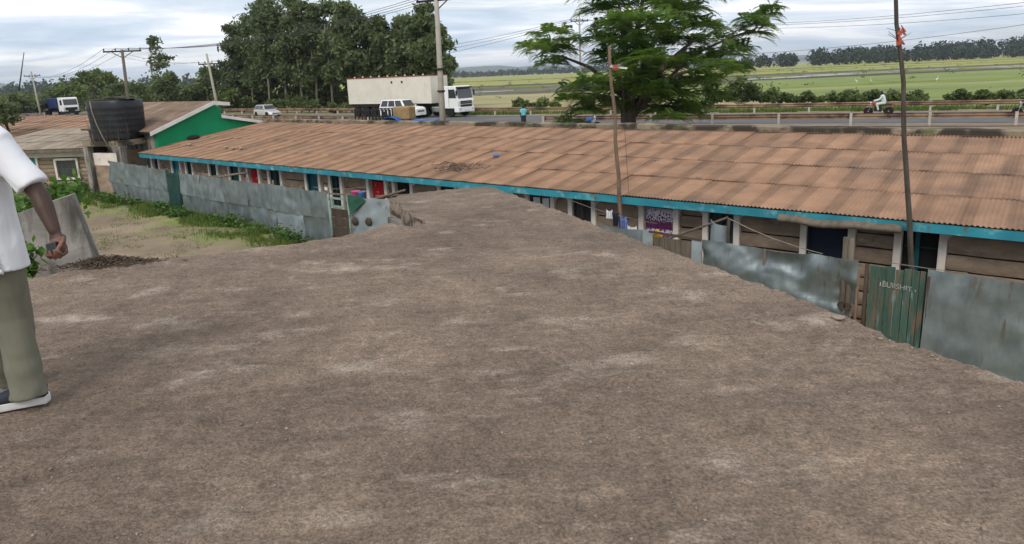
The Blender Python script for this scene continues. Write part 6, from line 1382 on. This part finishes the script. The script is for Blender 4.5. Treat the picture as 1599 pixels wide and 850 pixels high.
for i in range(26):
    px = -30+i*15; y = 155+random.uniform(-8,14); b = aty(px, 160, y); h = random.uniform(9,15)
    crown_tree('background_tree', 'grey green tree in the belt behind the road at left', (b.x, y, .5), px_clumps([(px,(151 if px > 115 else 163)-px*.02-h*.3,h),(px+7,(156 if px > 115 else 168)-px*.02,h*.9),(px-6,(158 if px > 115 else 170)-px*.02,h*.9)], y, 2), 1500, .42, 'leaf_mid' if i % 3 else 'leaf_eu', 'bark', .2, 'tree belt behind the road', subs=7)
# far wood, a continuous mass
def wood(name, label, xs, yfun, hfun, n_per, size):
    Vs = []
    for x in xs:
        y = yfun(x)+random.uniform(-30,40); h = hfun(x)*random.uniform(.65,1.15); w_ = h*random.uniform(.28,.5); n = n_per
        d = rng.normal(0,1,(n,3)); d /= np.linalg.norm(d,axis=1)[:,None]; rad = rng.random((n,1))**.4
        P = np.array((x,y,.5+h*.52))+d*rad*np.array((w_,w_,h*.5)); nr = rng.normal(0,1,(n,3)); nr /= np.linalg.norm(nr,axis=1)[:,None]
        a = np.cross(nr, rng.normal(0,1,(n,3))); a /= np.linalg.norm(a,axis=1)[:,None]; b = np.cross(nr,a); s = size*(.6+.8*rng.random((n,1)))
        Vs.append(np.stack([P-a*s, P-b*s*.7, P+a*s, P+b*s*.7],1).reshape(-1,3))
    V = np.concatenate(Vs); tag(finish(np_mesh(name, V, np.arange(len(V)).reshape(-1,4)), name, 'leaf_far'), label, 'wood', kind='stuff')
wood('far_wood', 'dark tree belt along the far edge of the paddies', list(np.linspace(205,780,330)), lambda x: 640+max(0,(300-x))*1.0, lambda x: 12+6*nz(x*.02,1)+max(0,x-230)*.025, 120, 1.2)
wood('distant_wood', 'low distant tree line under the hills', list(np.linspace(-420,330,170)), lambda x: 1450, lambda x: 13+4*nz(x*.01,3), 80, 1.8)
wood('hazy_wood', 'hazy tree line behind the left road', list(np.linspace(-900,-330,120)), lambda x: 760, lambda x: 17+5*nz(x*.02,3), 110, 1.6)
# egrets: tiny white birds in the paddy
for i, (px, py) in enumerate([(1463,128),(1360,130),(1338,131)]):
    p = atz(px, py, FZ+.02); t = thing('egret', 'white egret standing in the green paddy', 'bird', (p.x, p.y, FZ+.02), i*1.3, 'egrets in the paddy'); b = MB()
    capsule(b, [(-.16,0,.42),(0,0,.46),(.14,0,.52)], [.05,.10,.06], 10); capsule(b, [(.14,0,.54),(.2,0,.7),(.17,0,.86),(.24,0,.92)], [.035,.025,.025,.035], 8); capsule(b, [(.26,0,.92),(.36,0,.90)], [.016,.006], 6)
    for s in (-1,1): capsule(b, [(.0,s*.03,.42),(-.02,s*.03,.2),(.02,s*.03,.0)], [.018,.012,.012], 6)
    finish(remesh(b, 'body', .015, 2), 'body', 'whitepaint', t, smooth=True)

# tufts and reeds dotted along the bunds
Vs = []
for k in range(420):
    x = random.uniform(-60,300); y = random.choice((186,222,260,118,150,340,205,440))+random.gauss(0,9)+x*.03
    if y < 80+max(0, 40-x)*.5: continue
    n = 14; h = random.uniform(.15,.5)*(1+y/400); P = np.array((x,y,FZ+h*.4))+rng.normal(0,1,(n,3))*np.array((h*.9,h*.9,h*.35)); nr = rng.normal(0,1,(n,3)); nr /= np.linalg.norm(nr,axis=1)[:,None]
    a = np.cross(nr, rng.normal(0,1,(n,3))); a /= np.linalg.norm(a,axis=1)[:,None]; b = np.cross(nr,a); s = h*.45; Vs.append(np.stack([P-a*s, P-b*s*.5, P+a*s, P+b*s*.5],1).reshape(-1,3))
V = np.concatenate(Vs); tag(finish(np_mesh('field_tufts', V, np.arange(len(V)).reshape(-1,4)), 'field_tufts', 'leaf_mid'), 'scattered reeds and tufts along the paddy bunds', 'reeds', kind='stuff')
# ---- grass and weeds in the yard
def blades(spots, hmin, hmax, wd, name, m, label, per=5):
    Vs = []; Qs = []
    S = np.repeat(np.array(spots), per, 0); K = len(S); S = S+rng.normal(0,.06,(K,2)); z = ground_z(S[:,0], S[:,1])-.01; h = hmin+(hmax-hmin)*rng.random(K)**1.6; a = rng.random(K)*6.283; ln = .5*h*rng.random(K)
    d = np.stack([np.cos(a), np.sin(a)],1); s = np.stack([-d[:,1], d[:,0]],1)*wd/2
    b = np.stack([S[:,0], S[:,1], z],1); s3 = np.concatenate([s, np.zeros((K,1))],1); d3 = np.concatenate([d*ln[:,None], h[:,None]],1); m3 = np.concatenate([d*ln[:,None]*.3, h[:,None]*.55],1)
    V = np.stack([b-s3, b+s3, b+m3+s3*.8, b+m3-s3*.8, b+d3+s3*.15, b+d3-s3*.15],1).reshape(-1,3); i0 = np.arange(K)[:,None]*6
    Q_ = np.concatenate([i0+np.array([0,1,2,3]), i0+np.array([3,2,4,5])]); tag(finish(np_mesh(name, V, Q_), name, m), label, 'grass', kind='stuff')
sp = []
while len(sp) < 3600:
    t = random.uniform(-34,-14.5); off = abs(random.gauss(0,.62)); n = 11.78-off+.02*(-16-t)*.8
    if nz(t*.5, n*.9, 2) > -.28+.25*off: sp.append(tuple(hp(t,n,0)[:2]))
blades(sp, .05, .24, .02, 'grass', 'grass', 'rough grass growing along the foot of the iron fence', 5)
sp = []
while len(sp) < 2600:
    x = random.uniform(-24,-9); y = random.uniform(17,33)
    if Vector((x,y,0)).dot(UN) < 11.6 and nz(x*.35, y*.35, 6)+.5*nz(x*1.7,y*1.7,3)+.4*random.random() > .35: sp.append((x,y))
blades(sp, .02, .08, .014, 'yard_grass', 'grass', 'thin yellowing grass in patches on the dirt yard', 5)
cl = []
for k in range(70):
    t = random.uniform(-33.5,-16.8); n = 11.62-abs(random.gauss(0,.16)); 
    if nz(t*.45, 8) > -.05 or t < -30: p = hp(t, n, 0); cl.append((p.x, p.y, gz(p.x,p.y)+random.uniform(.06,.16)))
for k in range(26): p = Vector((random.uniform(-23,-19.2), random.uniform(31.3,32.4), 0)); cl.append((p.x, p.y, gz(p.x,p.y)+random.uniform(.1,.3)))
o = leaf_cloud(cl, 60, .13, .085, 'weeds', 'weed', None, up=.6); tag(o, 'dark green leafy weeds along fence foot and house wall', 'weeds', kind='stuff')
sp = []
for k in range(9000):
    i = random.randrange(60, len(RC)-30); off = random.uniform(-13,-6.4); p = RC[i]+RN[i]*off+RT[i]*random.uniform(-1,1)
    if -75 < p[0] < 48 and (nz(p[0]*.3, p[1]*.3, 4) > -.2): sp.append(tuple(p))
blades(sp, .12, .55, .06, 'verge_grass', 'grass', 'dry grass on the road verges', 3)
# litter and clods on the yard
def clods():
    Vs = []; T = []; tri = np.array([(0,2,4),(2,1,4),(1,3,4),(3,0,4)]); base = np.array([(1,0,0),(-1,0,0),(0,1,0),(0,-1,0),(0,0,.7)])
    for k in range(900):
        x = random.uniform(-24,-3); y = random.uniform(13,32)
        if Vector((x,y,0)).dot(UN) > 11.5: continue
        r = .012+.05*random.random()**4; Vs.append(base*r*(.6+.8*rng.random((5,1)))+np.array((x,y,gz(x,y)-.005))); T.append(tri+5*(len(Vs)-1))
    return np_mesh('yard_clods', np.concatenate(Vs), np.concatenate(T))
tag(finish(clods(), 'yard_clods', 'pebble'), 'small stones and clods scattered on the dirt yard', 'stones', kind='stuff')
# ------------------------------------------------------------------ haze: one closed box of thin air
hz = MB().box(-9200, 9200, -310, 12300, -4, 150).build('haze', None); hm = bpy.data.materials.new('haze_air'); hm.use_nodes = True; ht_ = hm.node_tree; ht_.nodes.clear()
ov = ht_.nodes.new('ShaderNodeOutputMaterial'); pv = ht_.nodes.new('ShaderNodeVolumePrincipled'); pv.inputs['Color'].default_value = (.80,.87,.95,1); pv.inputs['Density'].default_value = .00014; pv.inputs['Anisotropy'].default_value = .2
ht_.links.new(pv.outputs[0], ov.inputs['Volume']); hz.data.materials.append(hm); hz['kind'] = 'stuff'; hz['label'] = 'thin pale haze in the air'; hz['category'] = 'haze'
